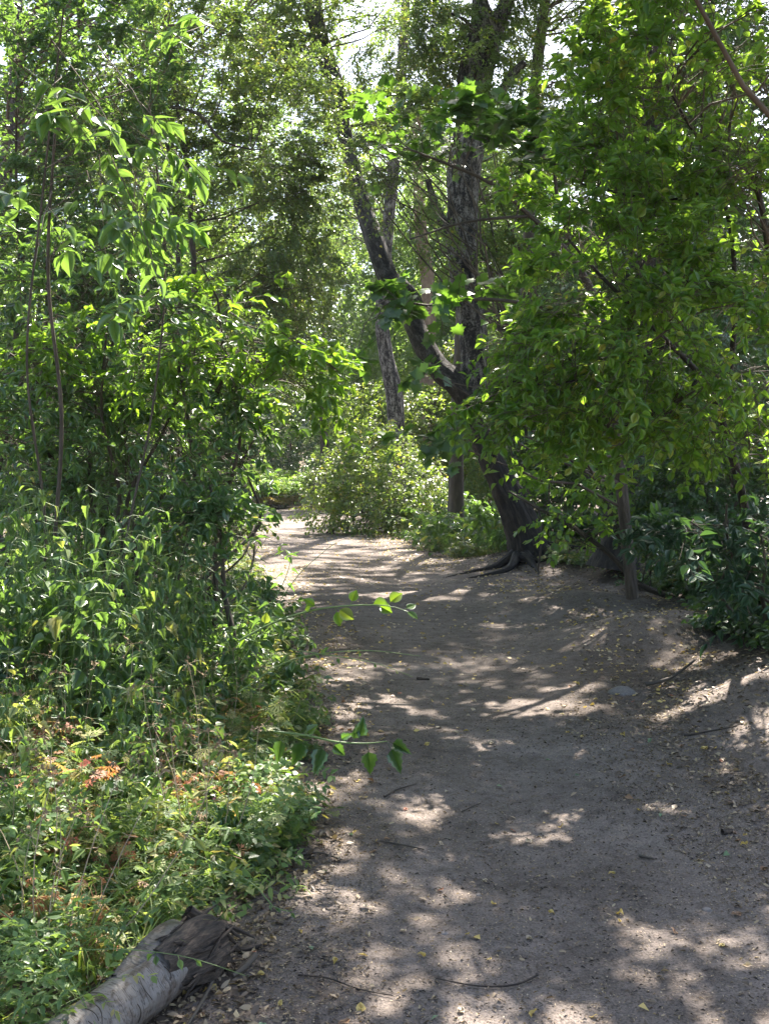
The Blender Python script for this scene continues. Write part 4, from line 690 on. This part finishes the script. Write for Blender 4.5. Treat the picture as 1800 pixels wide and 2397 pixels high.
# ------------------------------------------------------------------ loose sticks
def gpt(u, v, z=.012):
    Y = (CAMH-z)*FPX/(v-HV)
    for _ in range(4):
        x = (u-CU)/FPX*Y; Y = (CAMH-z-hgt(x, Y))*FPX/(v-HV)
    x = (u-CU)/FPX*Y; return np.array([x, Y, hgt(x, Y)+z])
STK = [('pale grey stick leaning from the rotten log end toward the camera', [(514, 2235, .09), (500, 2290, .03), (470, 2350, .015), (440, 2400, .012)], .007, 'bark_smooth'),
       ('short thick brown stick lying beside the rotten log end', [(598, 2236, .03), (575, 2262, .02), (545, 2284, .015)], .011, 'bark_smooth'),
       ('dark stubby stick behind the rotten log end', [(540, 2220, .012), (575, 2222, .012), (612, 2212, .012)], .010, 'bark_rotten'),
       ('long thin dark twig curving on the path at bottom centre', [(1258, 2282, .01), (1205, 2305, .008), (1120, 2308, .008), (1020, 2290, .008)], .0035, 'bark_rotten'),
       ('thin branched twig on the path right of the log', [(698, 2282, .008), (770, 2290, .008), (840, 2315, .008), (920, 2330, .008)], .003, 'bark_rotten'),
       ('straight pale stick lying on the left edge of the path', [(890, 1968, .008), (945, 1978, .008), (992, 1988, .008)], .004, 'bark_smooth'),
       ('small dark stick on the path below the long light streak', [(975, 1588, .01), (1005, 1590, .01)], .010, 'bark_rotten'),
       ('stub of dark wood on the right of the path near the bank', [(1690, 1948, .012), (1712, 1944, .012)], .013, 'bark_rotten'),
       ('thin root like stick poking out of the bank foot', [(1510, 1602, .03), (1560, 1590, .05), (1600, 1565, .06), (1625, 1545, .07)], .014, 'bark_smooth'),
       ('crooked brown twig on the path under the nettle shoot', [(900, 1865, .01), (930, 1848, .012), (975, 1835, .01)], .005, 'bark_rotten'),
       ('twig lying along the foot of the undergrowth at mid left', [(660, 2010, .01), (740, 1995, .012), (800, 2012, .01)], .005, 'bark_smooth'),
       ('slender twig across the leaf litter on the lower bank', [(1600, 1722, .012), (1660, 1712, .012), (1725, 1700, .012)], .006, 'bark_rotten'),
       ('short pale twig near the bottom right corner', [(1495, 2003, .008), (1530, 2010, .008)], .006, 'bark_smooth'),
       ('fine twig lying crosswise at the middle of the path', [(1080, 1900, .008), (1110, 1886, .008), (1125, 1880, .008)], .003, 'bark_rotten')]
for lab, pts, r, mt in STK:
    B = Bag(); rows = []
    for i, (u, v, z) in enumerate(pts):
        q = gpt(u, v, z); rows.append(list(q)+[r*(1-.55*i/len(pts))])
    trunkmesh(B, np.array(rows), 7, .12, .03, 3); o = B.build('stick', M[mt], None, tuple(rows[0][:3]), True, True); tag(o, lab, 'stick', 'loose sticks lying on the ground')
# half buried stone
def stone(u, v, r, lab):
    c = gpt(u, v, 0); me = bpy.data.meshes.new('stone'); import bmesh
    bm = bmesh.new(); bmesh.ops.create_icosphere(bm, subdivisions=3, radius=1)
    for q in bm.verts:
        p = np.array(q.co); n = 1+.3*(fbm(np.array([p[0]*1.5+5]), np.array([p[1]*1.5+p[2]*1.3]), int(r*1000) % 20)[0]-.5); q.co = (p[0]*r*1.25*n, p[1]*r*n, p[2]*r*.75*n)
    bm.to_mesh(me); bm.free()
    for f in me.polygons: f.use_smooth = True
    me.materials.append(M['stone']); o = bpy.data.objects.new('stone', me); C.objects.link(o); o.location = c-np.array([0, 0, r*.2]); tag(o, lab, 'stone')
stone(1456, 1622, .085, 'rounded dark stone half buried at the foot of the bank')
stone(1040, 2185, .012, 'small grey pebble in the middle of the near path')
stone(1655, 2130, .016, 'dark pebble at right by the big light patch')
stone(1120, 2095, .010, 'tiny dark pebble near the centre of the path')

# ------------------------------------------------------------------ fallen leaves: the nearest as things, the rest and the chips as litter
def pathpoints(n, y0, y1, edge=.5, pw=1.0):
    y = y0*(y1/y0)**(rng.random(n)**pw); t = rng.random(n); k = rng.random(n) < edge
    t = np.where(k, np.where(rng.random(n) < .38, .22*t**1.3, 1-.30*t**1.2), t)
    L_, R_ = ledge(y)-.15, redge(y)+.25; return L_+(R_-L_)*t, y
_fl = {}
def flproto(mat, shp):
    b = Bag(); leaves(b, np.zeros((1, 3)), np.array([[1., 0, 0]]), np.array([[0, 0, 1.]]), 1.0, .72, shp)
    o = b.build('fallen_leaf', M[mat]); me = o.data; bpy.data.objects.remove(o)
    for v in me.vertices: v.co.x -= .5; v.co.z += .16+.12*math.sin(7*v.co.x+3*v.co.y)
    return me
FM = [('fl_yellow', 'yellow fallen leaf lying flat on the bare path', .36), ('fl_tan', 'dry tan fallen leaf curled on the path', .36), ('fl_brown', 'dark brown shrivelled leaf on the path', .14), ('fl_green', 'pale green fallen leaf on the path', .10), ('fl_red', 'reddish fallen leaf on the path', .04)]
prot = {m: [flproto(m, s_) for s_ in ('ovate', 'round', 'diamond')] for m, _, _ in FM}
fx, fy = pathpoints(296, 3.0, 8.2, .5, 1.25)
for i in range(len(fx)):
    m, lab, _ = FM[rng.choice(5, p=[f[2] for f in FM])]; me = prot[m][rng.integers(3)]
    o = bpy.data.objects.new('fallen_leaf', me); C.objects.link(o); s_ = rng.uniform(.022, .042) if fy[i] < 5 else rng.uniform(.03, .05)
    o.location = (fx[i], fy[i], hgt(fx[i], fy[i])+.004); o.rotation_euler = (rng.normal()*.3, rng.normal()*.3, rng.random()*6.28); o.scale = (s_, s_*rng.uniform(.7, 1.1), s_*rng.uniform(.5, 1.1))
    tag(o, lab, 'leaf', {'fl_yellow': 'yellow leaves fallen on the path', 'fl_tan': 'tan leaves fallen on the path', 'fl_brown': 'brown leaves fallen on the path', 'fl_green': 'pale green leaves fallen on the path', 'fl_red': 'reddish leaves fallen on the path'}[m])
def scatter(name, lab, mat, x, y, Lmin, Lmax, asp, shp, lift=.003, tilt=.25):
    n = len(x); z = height(x, y)+lift+rng.random(n)*.004; a = rng.random(n)*6.283; b = Bag()
    D = np.column_stack([np.cos(a), np.sin(a), rng.normal(size=n)*tilt*.5]); N = np.column_stack([rng.normal(size=n)*tilt, rng.normal(size=n)*tilt, np.ones(n)])
    L_ = rng.uniform(Lmin, Lmax, n)*(1+.35*sstep(6, 20, y)); leaves(b, np.column_stack([x, y, z]), D, N, L_, L_*asp, shp); return tag(b.build(name, M[mat]), lab, kind='stuff')
fx, fy = pathpoints(5200, 6.5, 26, .6, .9); k = (fy > 8.3) | (rng.random(len(fy)) < .3); m_ = fbm(fx*1.1, fy*.9, 77) > .42; fx, fy = fx[k & m_], fy[k & m_]
scatter('fallen_leaves', 'yellow and tan leaves scattered over the farther path', 'fl_yellow', fx[::2], fy[::2], .025, .05, .65, 'diamond', .006, .4)
scatter('fallen_leaves', 'dull tan leaves scattered over the farther path', 'fl_tan', fx[1::2], fy[1::2], .025, .055, .65, 'diamond', .006, .4)
x, y = pathpoints(26000, 2.8, 18, .5, 1.15); k = fbm(x*1.7, y*1.7, 91) > .5; x, y = x[k], y[k]; scatter('dark_chips', 'fine dark crumbs of twig and bark on the path', 'chip_dark', x, y, .004, .022, .26, 'diamond', .002, .35)
x, y = pathpoints(80000, 2.8, 18, .45, 1.15); scatter('bark_chips', 'fine brown chips and twig crumbs trodden into the path', 'litter', x, y, .004, .017, .28, 'diamond', .002, .35)
x, y = pathpoints(9000, 2.8, 14, .8, 1.1); scatter('leaf_scraps', 'scraps of broken leaf along the path edges', 'litter', x, y, .010, .030, .45, 'oval', .003, .6)
x, y = pathpoints(7000, 2.8, 10, .35, 1.1); scatter('grit', 'pale grit grains on the path', 'fl_tan', x, y, .003, .008, .8, 'diamond', .002, .4)
n = 60000; y = 2.2*(30/2.2)**rng.random(n); lf = rng.random(n) < .5; x = np.where(lf, ledge(y)+.15-3.2*rng.random(n)**1.2*(.6+y/14), redge(y)-.05+3.0*rng.random(n)**1.1)
scatter('soil_litter', 'brown dead leaf litter on the soil under the plants', 'litter', x, y, .012, .045, .5, 'oval', .006, .6)

# ------------------------------------------------------------------ undergrowth plants: one of each kind, then copies
def proto_herb(name, mat, h, spread, nst, shape, lL, lW, nl, stem='green_stem', rosette=10, seeds=0, flowers=0, droop=.25, ldroop=.3, top=False):
    t = thing(name, 'x', 'plant', (0, 0, 0)); lb, tb = Bag(), Bag()
    a = rng.random(nst)*6.283; rr = rng.random(nst)**.6; D = unit(np.column_stack([np.cos(a)*rr*spread/h, np.sin(a)*rr*spread/h, np.ones(nst)])); Ln = h*(.65+.5*rng.random(nst))
    P = np.column_stack([np.cos(a)*.04*rr, np.sin(a)*.04*rr, np.full(nst, -.02)]); Z = np.array([0, 0, 1.])
    pos = lambda t_: P[:, None]+D[:, None]*(Ln[:, None]*t_)[..., None]+np.column_stack([np.cos(a*3), np.sin(a*3), 0*a])[:, None]*(Ln[:, None]*.10*np.sin(t_*3.1))[..., None]-Z*(droop*Ln[:, None]*t_**3)[..., None]
    ts = np.linspace(0, 1, 6)[None]*np.ones((nst, 1)); tw = .0016 if h < .7 else .0028
    twigs(tb, pos(ts), np.linspace(1, .4, 6)[None]*np.full((nst, 1), tw), 4)
    tt = np.repeat(np.linspace(.30, 1, nl//2), 2)[None]*np.ones((nst, 1)); q = pos(tt); az = (np.arange(nl)//2*1.57+np.arange(nl) % 2*3.14)[None]+rng.random((nst, 1))*6+rng.normal(size=(nst, nl))*.4
    out_ = np.stack([np.cos(az), np.sin(az), rng.normal(size=az.shape)*.25-ldroop*.5], -1); pet = lL*.55
    tip = q+out_*pet+Z*pet*.25
    twigs(tb, np.stack([q.reshape(-1, 3), tip.reshape(-1, 3)], 1), np.full((nst*nl, 2), tw*.45), 3)
    nn = Z+out_*.35+rng.normal(size=out_.shape)*.3; sz = (1.15-.6*np.abs(tt-.55))*(1+rng.normal(size=tt.shape)*.18)
    if top: sz = (1.25-.75*tt)*(1+rng.normal(size=tt.shape)*.12)
    sz = np.clip(sz, .35, 1.6).reshape(-1); rn = np.clip(np.repeat(rng.random(nst), nl)*.6+rng.random(nst*nl)*.4, 0, 1)
    leaves(lb, tip.reshape(-1, 3), (out_-Z*ldroop).reshape(-1, 3), nn.reshape(-1, 3), lL*sz, lW*sz, shape, rn)
    if rosette:
        a2 = rng.random(rosette)*6.283; r2_ = rng.random(rosette)*spread; P2 = np.column_stack([np.cos(a2)*r2_, np.sin(a2)*r2_, .03+rng.random(rosette)*h*.35]); o2 = np.column_stack([np.cos(a2), np.sin(a2), 0*a2-.1])
        leaves(lb, P2, o2+rng.normal(size=P2.shape)*.3, Z+rng.normal(size=P2.shape)*.3, lL, lW, shape)
    lb.build('foliage', M[mat], t); tb.build('stem', M[stem], t, bark=True)
    if seeds or flowers:
        e = pos(np.ones((nst, 1)))[:, 0]
        for i in (range(nst) if seeds else range(flowers)):
            sb = Bag(); c0 = e[i]; m = seeds or 5
            for k in range(m):
                c = c0+rng.normal(size=3)*(.03 if seeds else .004)+np.array([0, 0, .012]); L_ = .014 if seeds else .009
                for g in range(3 if seeds else 1): leaves(sb, c[None], rng.normal(size=(1, 3))+(0 if seeds else np.array([0, 0, .5])), rng.normal(size=(1, 3)), L_, L_*.8, 'oval')
                twigs(sb, np.stack([c0, c])[None], np.full((1, 2), .0008), 3)
            sb.build('seed_head' if seeds else 'flower', M['seed' if seeds else 'flower'], t)
    return t
def proto_pinnate(name, mat, h, spread, nst, lL, lW, stem='green_stem', cn=6, cl=.12):
    t = thing(name, 'x', 'plant', (0, 0, 0)); lb, tb = Bag(), Bag(); a = rng.random(nst)*6.283
    D = unit(np.column_stack([np.cos(a)*spread/h, np.sin(a)*spread/h, np.ones(nst)*(.5+.7*rng.random(nst))])); P = rng.normal(size=(nst, 3))*np.array([.05, .05, 0]); Ln = h*(.7+.6*rng.random(nst)); Z = np.array([0, 0, 1.])
    pos = lambda t_: P[:, None]+D[:, None]*(Ln[:, None]*t_)[..., None]-Z*(.3*Ln[:, None]*t_**2)[..., None]
    ts = np.linspace(0, 1, 6)[None]*np.ones((nst, 1)); twigs(tb, pos(ts), np.linspace(1, .4, 6)[None]*np.full((nst, 1), .0018), 4)
    QP, QD = [], []
    for j, tt in enumerate(np.linspace(.3, 1, 7)):
        q = pos(np.full((nst, 1), tt))[:, 0]; s = (-1)**j; sd = unit(np.cross(D, Z)); QP.append(q); QD.append(unit(D*.5+sd*s+rng.normal(size=(nst, 3))*.35))
    spray(lb, tb, np.concatenate(QP), np.concatenate(QD), cl*(.8+.4*rng.random(nst*7)), cn, lL, lW, 'oval', droop=.2, ldroop=.1, tw=.0008, start=.3, jit=.15)
    lb.build('foliage', M[mat], t); tb.build('stem', M[stem], t, bark=True); return t
def proto_grass(name, mat, h, n):
    t = thing(name, 'x', 'grass', (0, 0, 0)); lb = Bag(); a = rng.random(n)*6.283; P = rng.normal(size=(n, 3))*np.array([.04, .04, 0]); L_ = h*(.5+.6*rng.random(n))
    D = unit(np.column_stack([np.cos(a)*.5, np.sin(a)*.5, np.ones(n)])); Sd = np.column_stack([-np.sin(a), np.cos(a), 0*a]); ts = np.linspace(0, 1, 6); Z = np.array([0, 0, 1.])
    c = P[:, None]+D[:, None]*(L_[:, None]*ts)[..., None]-Z*(.45*L_[:, None]*ts**3)[..., None]+np.column_stack([np.cos(a), np.sin(a), 0*a])[:, None]*(.3*L_[:, None]*ts**2)[..., None]
    wd = np.array([.6, 1, .95, .7, .4, .02])*.0032; V = np.stack([c-Sd[:, None]*wd[None, :, None], c+Sd[:, None]*wd[None, :, None]], 2).reshape(n, 12, 3)
    T0 = np.array([(2*i, 2*i+1, 2*i+3) for i in range(5)]+[(2*i, 2*i+3, 2*i+2) for i in range(5)]); T = T0[None]+(np.arange(n)*12)[:, None, None]
    lb.add(V.reshape(-1, 3), T.reshape(-1, 3), np.repeat(rng.random(n), 10)); o = lb.build('blade', M[mat], t); o['kind'] = 'stuff'; return t
def copything(root, loc, rz, s, label, group, tilt=0):
    r = root.copy(); C.objects.link(r); r.location = loc; r.rotation_euler = (rng.normal()*tilt, rng.normal()*tilt, rz); r.scale = (s, s, s*rng.uniform(.85, 1.15)); r['label'] = label; r['group'] = group
    for ch in root.children:
        c = ch.copy(); C.objects.link(c); c.parent = r
    return r
PR = {
 'robert': [proto_herb('herb_robert', 'herb', .34, .24, 20, 'dissect', .055, .055, 6) for _ in range(2)],
 'robert_red': [proto_herb('herb_robert', 'herb_red', .34, .24, 16, 'dissect', .05, .05, 6, 'red_stem', flowers=1), proto_herb('herb_robert', 'herb_red', .30, .26, 16, 'dissect', .05, .05, 6, 'red_stem')],
 'low_dark': [proto_herb('ground_herb', 'herb_dark', .24, .26, 20, 'dissect', .05, .05, 6), proto_herb('ground_herb', 'herb_dark', .26, .26, 18, 'oval', .045, .026, 8)],
 'vetch': [proto_pinnate('leafy_herb', 'pale', .42, .34, 14, .028, .015), proto_pinnate('leafy_herb', 'herb', .38, .34, 14, .03, .014)],
 'nettle': [proto_herb('nettle', 'nettle', 1.05, .22, 5, 'heart', .105, .07, 14, droop=.1, ldroop=.45, rosette=4, top=True) for _ in range(2)],
 'bramble': [proto_herb('bramble', 'nettle', .75, .65, 9, 'ovate', .08, .056, 14, droop=.35, rosette=8), proto_herb('bramble', 'elder', .7, .6, 9, 'ovate', .085, .06, 14, droop=.35, rosette=8)],
 'seed': [proto_herb('seeding_herb', 'herb', .75, .25, 5, 'lance', .05, .022, 6, 'dry', rosette=0, seeds=7, droop=.05)],
 'grass': [proto_grass('grass_tuft', 'yellow', .42, 46)],
 'ivy': [proto_herb('ivy_plant', 'dark', .30, .40, 22, 'round', .06, .06, 10, 'twig', droop=.4, rosette=20)],
}
used = set()
def zone(x, y):
    if x < 0 and y < 9.2:
        a = 'behind the birch log' if y < 4.0 else 'by the dark shoot' if y < 5.2 else 'by the round leaved shoot' if y < 6.8 else 'under the arching elder'
        d = (ledge(y)-x)/(ledge(y)+.36*y); return a+(', near the path edge' if d < .33 else ', midway to the left' if d < .7 else ', far left')
    if x < 0 and y < 25: return 'before the dark overhanging bush' if y < 12 else 'beyond the dark overhanging bush'
    if y > 17: return 'next to the path' if x < redge(y)+1.1 else 'back toward the trunk'
    return 'nearer the camera' if y < 10.3 else 'farther from the camera'
def put(kind, x, y, s, label, group, sink=0.0, tilt=.12):
    label = label+' '+zone(x, y); group = group+' '+zone(x, y)
    pr = PR[kind][rng.integers(len(PR[kind]))]; z = hgt(x, min(max(y, .5), 60))-sink
    if pr.name not in used:
        used.add(pr.name); pr.location = (x, y, z); pr.scale = (s, s, s); pr['label'] = label; pr['group'] = group; return pr
    return copything(pr, (x, y, z), rng.random()*6.28, s, label, group, tilt)
def region(n, y0, y1, d0, d1, side='L', mind=.12, edgef=None):
    """points a distance d0..d1 beyond the path edge, kept apart"""
    pts = []; tries = 0
    while len(pts) < n and tries < n*40:
        tries += 1; y = y0*(y1/y0)**rng.random(); d = d0+(d1-d0)*rng.random(); x = ledge(y)-d if side == 'L' else redge(y)+d
        if side == 'L' and x < -.37*y-.35: continue
        if side == 'R' and x > .37*y+.5: continue
        if y < 3.7 and abs(x-(-.80+(y-2.92)*.46)) < .15+.05*(y < 2.9) and side == 'L': continue
        if y < 3.75 and x > -.80+(y-2.92)*.46 and side == 'L': continue    # keep the log clear
        if any((x-a)**2+(y-b)**2 < mind**2 for a, b in pts): continue
        pts.append((x, y))
    return pts
for x, y in region(34, 4.1, 9.0, .0, .45, mind=.16): put('low_dark', x, y, rng.uniform(.6, 1.0), 'low dark green herb', 'low herbs along the left path edge')
for x, y in region(66, 3.6, 7.5, .2, 1.9, mind=.15): put('robert', x, y, rng.uniform(.7, 1.45), 'sunny feathery leaved herb', 'feathery herbs in the left undergrowth')
for x, y in region(44, 3.4, 6.3, .35, 1.9, mind=.15): put('robert_red', x, y, rng.uniform(.7, 1.45), 'reddish stemmed feathery herb', 'reddish herbs in the left undergrowth')
for x, y in region(26, 2.3, 5.2, .3, 1.6, mind=.16): put('vetch', x, y, rng.uniform(.55, 1.25), 'pale small leaved herb', 'pale herbs around the log')
for x, y in region(16, 4.0, 5.6, .7, 2.0, mind=.2): put('nettle', x, y, rng.uniform(.45, .8), 'young nettle standing among the feathery herbs', 'young nettles in the left undergrowth')
for x, y in region(44, 5.0, 8.5, .6, 2.4, mind=.18): put('nettle', x, y, rng.uniform(.8, 1.25), 'tall nettle with toothed leaves', 'nettles behind the low herbs')
for x, y in region(26, 3.3, 5.4, .15, 2.0, mind=.2): put('bramble', x, y, rng.uniform(.38, .6), 'small arching bramble in the low herbs', 'small brambles in the left undergrowth')
for x, y in region(30, 4.9, 8.5, .5, 2.4, mind=.22): put('bramble', x, y, rng.uniform(.6, 1.15), 'arching broad leaved bramble', 'brambles among the nettles')
for x, y in region(30, 3.2, 7.0, .2, 2.0, mind=.2): put('seed', x, y, rng.uniform(.5, 1.0), 'dry stalk with brown heads', 'seed stalks in the left undergrowth')
for x, y in region(40, 2.6, 7.5, .15, 1.8, mind=.15): put('grass', x, y, rng.uniform(.7, 1.3), 'thin yellow green grass tuft', 'grass tufts in the left undergrowth')
for x, y in region(16, 7.0, 9.0, .12, .9, mind=.2): put('bramble', x, y, rng.uniform(.75, 1.0), 'leafy bramble below bare stems', 'brambles at the foot of the left stems')
for x, y in region(12, 9.0, 12.0, .1, .8, mind=.25): put('bramble', x, y, rng.uniform(.8, 1.1), 'leafy verge bramble', 'brambles under the overhanging bush')
for x, y in region(26, 9, 19, .0, .9, mind=.3): put('low_dark', x, y, rng.uniform(1.1, 1.9), 'dark herb clump at the left path edge', 'herbs along the left of the farther path')
for x, y in region(60, 17.6, 27, .15, 2.6, 'R', .3): put('low_dark' if rng.random() < .6 else 'bramble', x, y, rng.uniform(1.3, 2.3) if rng.random() < .6 else .9, 'dusky green plant by the smooth brown trunk', 'undergrowth plants left of the birch foot')
for x, y in region(40, 8.6, 13.5, .35, 2.2, 'R', .2): put('ivy', x, y, rng.uniform(.8, 1.3), 'dark ivy clump on the shaded right mounds', 'ivy on the shaded right mounds')
for x, y in region(14, 7.5, 9.2, .9, 1.7, 'R', .16): put('ivy', x, y, rng.uniform(.7, 1.1), 'ivy clump over the near bank top', 'ivy along the crest of the bank')
for x, y in region(26, 8.5, 10.2, .55, 1.7, 'R', .14): put('ivy' if rng.random() < .7 else 'bramble', x, y, rng.uniform(.8, 1.3), 'glossy ivy hanging at the back of the bare bank', 'ivy at the back of the bank')
for x, y in region(24, 13, 18.5, .5, 3.0, 'R', .3): put('low_dark', x, y, rng.uniform(1.0, 1.7), 'shaded herb by the rugged dark trunk', 'shaded herbs by the rugged trunk')
# low green cover as one mass
n = 70000; y = 3.6*(48/3.6)**(rng.random(n)**.8); lf = rng.random(n) < .6; x = np.where(lf, ledge(y)-.02-3.0*rng.random(n)**1.1*(.5+y/14), redge(y)+.55+2.6*rng.random(n))
k = ~((y < 8.5) & ~lf); x, y = x[k], y[k]; z = height(x, y)+rng.random(len(x))*.16; b = Bag()
leaves(b, np.column_stack([x, y, z]), np.column_stack([rng.normal(size=(len(x), 2)), rng.normal(size=len(x))*.3]), np.array([0, 0, 1.])+rng.normal(size=(len(x), 3))*.4, .05, .035, 'diamond'); tag(b.build('ground_cover', M['herb_dark']), 'low creeping green leaves covering the soil beside the path', kind='stuff')

# ------------------------------------------------------------------ single shoots reaching over the path
def shoot(name, label, rows, lvs, shape, L_, asp, mat, stem='green_stem', seeds=0, cat='plant', hang=.5):
    P = PL(rows); base = np.array([P[0, 0], P[0, 1], P[0, 2]]); t = thing(name, label, cat, base, 'shoots reaching over the path')
    P[:, 3] *= .62; B = Bag(); trunkmesh(B, P, 6, .05, .04, 1); B.build('stem', M[stem], t, base, True, True)
    q = catmull(P, .02); n = len(q)
    for (f, du, dv, s) in lvs:
        i = min(n-1, int(f*(n-1))); p = q[i, :3]; Yv = p[1]; tip = np.array([du/FPX*Yv, rng.normal()*.02-.01, -dv/FPX*Yv]); d = unit(tip)
        pet = p+d*L_*.35*s; B = Bag(); twigs(B, np.stack([p, pet])[None], np.full((1, 2), .0010), 4)
        leaves(B, pet[None], (d-np.array([0, 0, .15]))[None], np.array([[rng.normal()*.3, -.75+rng.normal()*.2, .8]]), L_*s, L_*s*asp, shape); B.build('leaf', M[mat], t, base)
    return t
shoot('hazel_shoot', 'green shoot with rounded leaves reaching from the left across the path', [(560, 1500, 4.9, 9), (640, 1458, 4.9, 8), (735, 1428, 4.8, 7), (829, 1417, 4.7, 6), (905, 1418, 4.6, 4), (945, 1428, 4.6, 3)],
      [(.15, 5, -30, .8), (.3, -30, -20, .9), (.42, 25, -35, 1.0), (.5, -25, -25, 1.0), (.6, 40, 20, 1.25), (.62, 10, 30, 1.1), (.72, 15, -45, .9), (.8, 45, -8, 1.2), (.85, 40, 10, 1.0), (.93, 25, -25, 1.1), (1, 30, 12, .9), (1, 15, -8, .8), (.05, -20, 25, .8), (.2, 30, 22, .9)], 'round', .062, .72, 'bright')
shoot('nettle_shoot', 'dark toothed nettle shoot lying out over the path edge at lower left', [(640, 1712, 4.5, 9), (720, 1722, 4.5, 9), (790, 1737, 4.4, 8), (860, 1740, 4.4, 6), (905, 1735, 4.4, 4)],
      [(.12, -10, 40, 1.2), (.3, -30, 50, 1.3), (.5, -20, 45, 1.35), (.55, 25, 25, .9), (.78, 8, -35, .7), (.80, 10, -50, 1.0), (.9, 5, 40, 1.2), (1, 20, 35, 1.3), (1, 28, 5, 1.0), (.65, 20, -15, .7), (.25, 20, -18, .8)], 'heart', .085, .68, 'dark')
shoot('bramble_shoot', 'bare arching bramble cane curving out over the path at mid left', [(560, 1620, 4.7, 5), (650, 1560, 4.7, 5), (730, 1533, 4.6, 4), (860, 1523, 4.5, 3), (985, 1536, 4.4, 2)], [(.3, 15, 30, .7), (.35, -10, 25, .9), (.5, 10, -15, .5), (.7, 5, 20, .4), (.25, 10, -20, .7)], 'ovate', .055, .6, 'nettle')
shoot('bramble_shoot', 'second thin cane drooping toward the path below the bare one', [(680, 1520, 4.6, 4), (740, 1529, 4.6, 4), (860, 1548, 4.5, 3), (925, 1568, 4.5, 2), (965, 1584, 4.5, 2)], [(.2, 15, 25, .5), (.4, 10, 20, .6), (.7, 8, 14, .4), (.9, 10, 12, .4)], 'ovate', .045, .6, 'nettle')
shoot('bramble_shoot', 'young green bramble tip arching down above the rotten log end', [(440, 1990, 3.5, 4), (488, 2014, 3.5, 4), (560, 2048, 3.5, 4), (605, 2080, 3.45, 4), (640, 2122, 3.4, 4), (677, 2133, 3.4, 3)], [(.1, 20, -15, .8), (.3, -15, -12, .7), (.6, 20, -6, .9), (.85, 10, 15, .7), (.9, 20, 8, .8), (1, 15, 8, .8), (1, 5, -8, .5), (.2, 10, 22, .8)], 'ovate', .03, .5, 'nettle')
shoot('bramble_shoot', 'thin green stem crossing in front of the birch log', [(180, 2225, 3.0, 4), (290, 2222, 2.95, 4), (417, 2236, 2.95, 3), (500, 2258, 2.95, 3), (575, 2284, 2.95, 2)], [(.5, -20, 15, .9), (.52, 10, 22, .9), (.62, 15, 25, .9), (.7, 25, 20, .7), (.2, 10, -20, .8), (.3, -14, -18, .8)], 'ovate', .035, .55, 'pale')
shoot('nettle_shoot', 'slender nettle tip standing against the path at mid left', [(590, 1500, 5.2, 5), (640, 1410, 5.2, 4), (672, 1345, 5.2, 3), (682, 1300, 5.2, 2)], [(.5, -35, 5, .9), (.5, 25, 12, .8), (.7, -30, 0, .8), (.72, 30, 18, .8), (.85, -25, -2, .6), (.87, 22, 2, .6), (1, -8, -8, .5), (1, 10, -6, .5), (.3, -30, 14, 1), (.3, 22, 16, 1)], 'heart', .07, .42, 'nettle')
shoot('seeding_herb', 'thin rising stalk leaning right over the path at mid left', [(560, 1560, 5, 4), (640, 1430, 5, 3), (700, 1345, 5, 3), (760, 1290, 5, 2), (785, 1272, 5, 2)], [(.6, 12, -6, .4), (.9, 10, -6, .4), (1, 8, -5, .4)], 'ovate', .03, .4, 'nettle')
shoot('long_stem', 'long diagonal green stem crossing the pale herbs at lower left', [(0, 2130, 3.0, 6), (120, 2225, 2.95, 6), (185, 2325, 2.9, 5), (230, 2410, 2.85, 5)], [(.3, -20, -25, .9), (.5, 30, -10, .9), (.75, 35, 10, .9), (.8, -20, 30, .9)], 'ovate', .045, .5, 'pale')

# ------------------------------------------------------------------ haze: one closed box of thin air round everything
def haze():
    import bmesh
    me = bpy.data.meshes.new('haze'); bm = bmesh.new(); bmesh.ops.create_cube(bm, size=1); bm.to_mesh(me); bm.free()
    o = bpy.data.objects.new('haze', me); C.objects.link(o); o.scale = (280, 220, 47); o.location = (0, 35, 21.5)
    m, t, ou = newmat('haze'); v = t.nodes.new('ShaderNodeVolumePrincipled'); v.inputs['Color'].default_value = (.92, .96, 1, 1); v.inputs['Density'].default_value = .0004; v.inputs['Anisotropy'].default_value = .1
    t.links.new(v.outputs[0], ou.inputs['Volume']); me.materials.append(m); tag(o, 'thin pale summer haze filling the wood', kind='stuff')
haze()
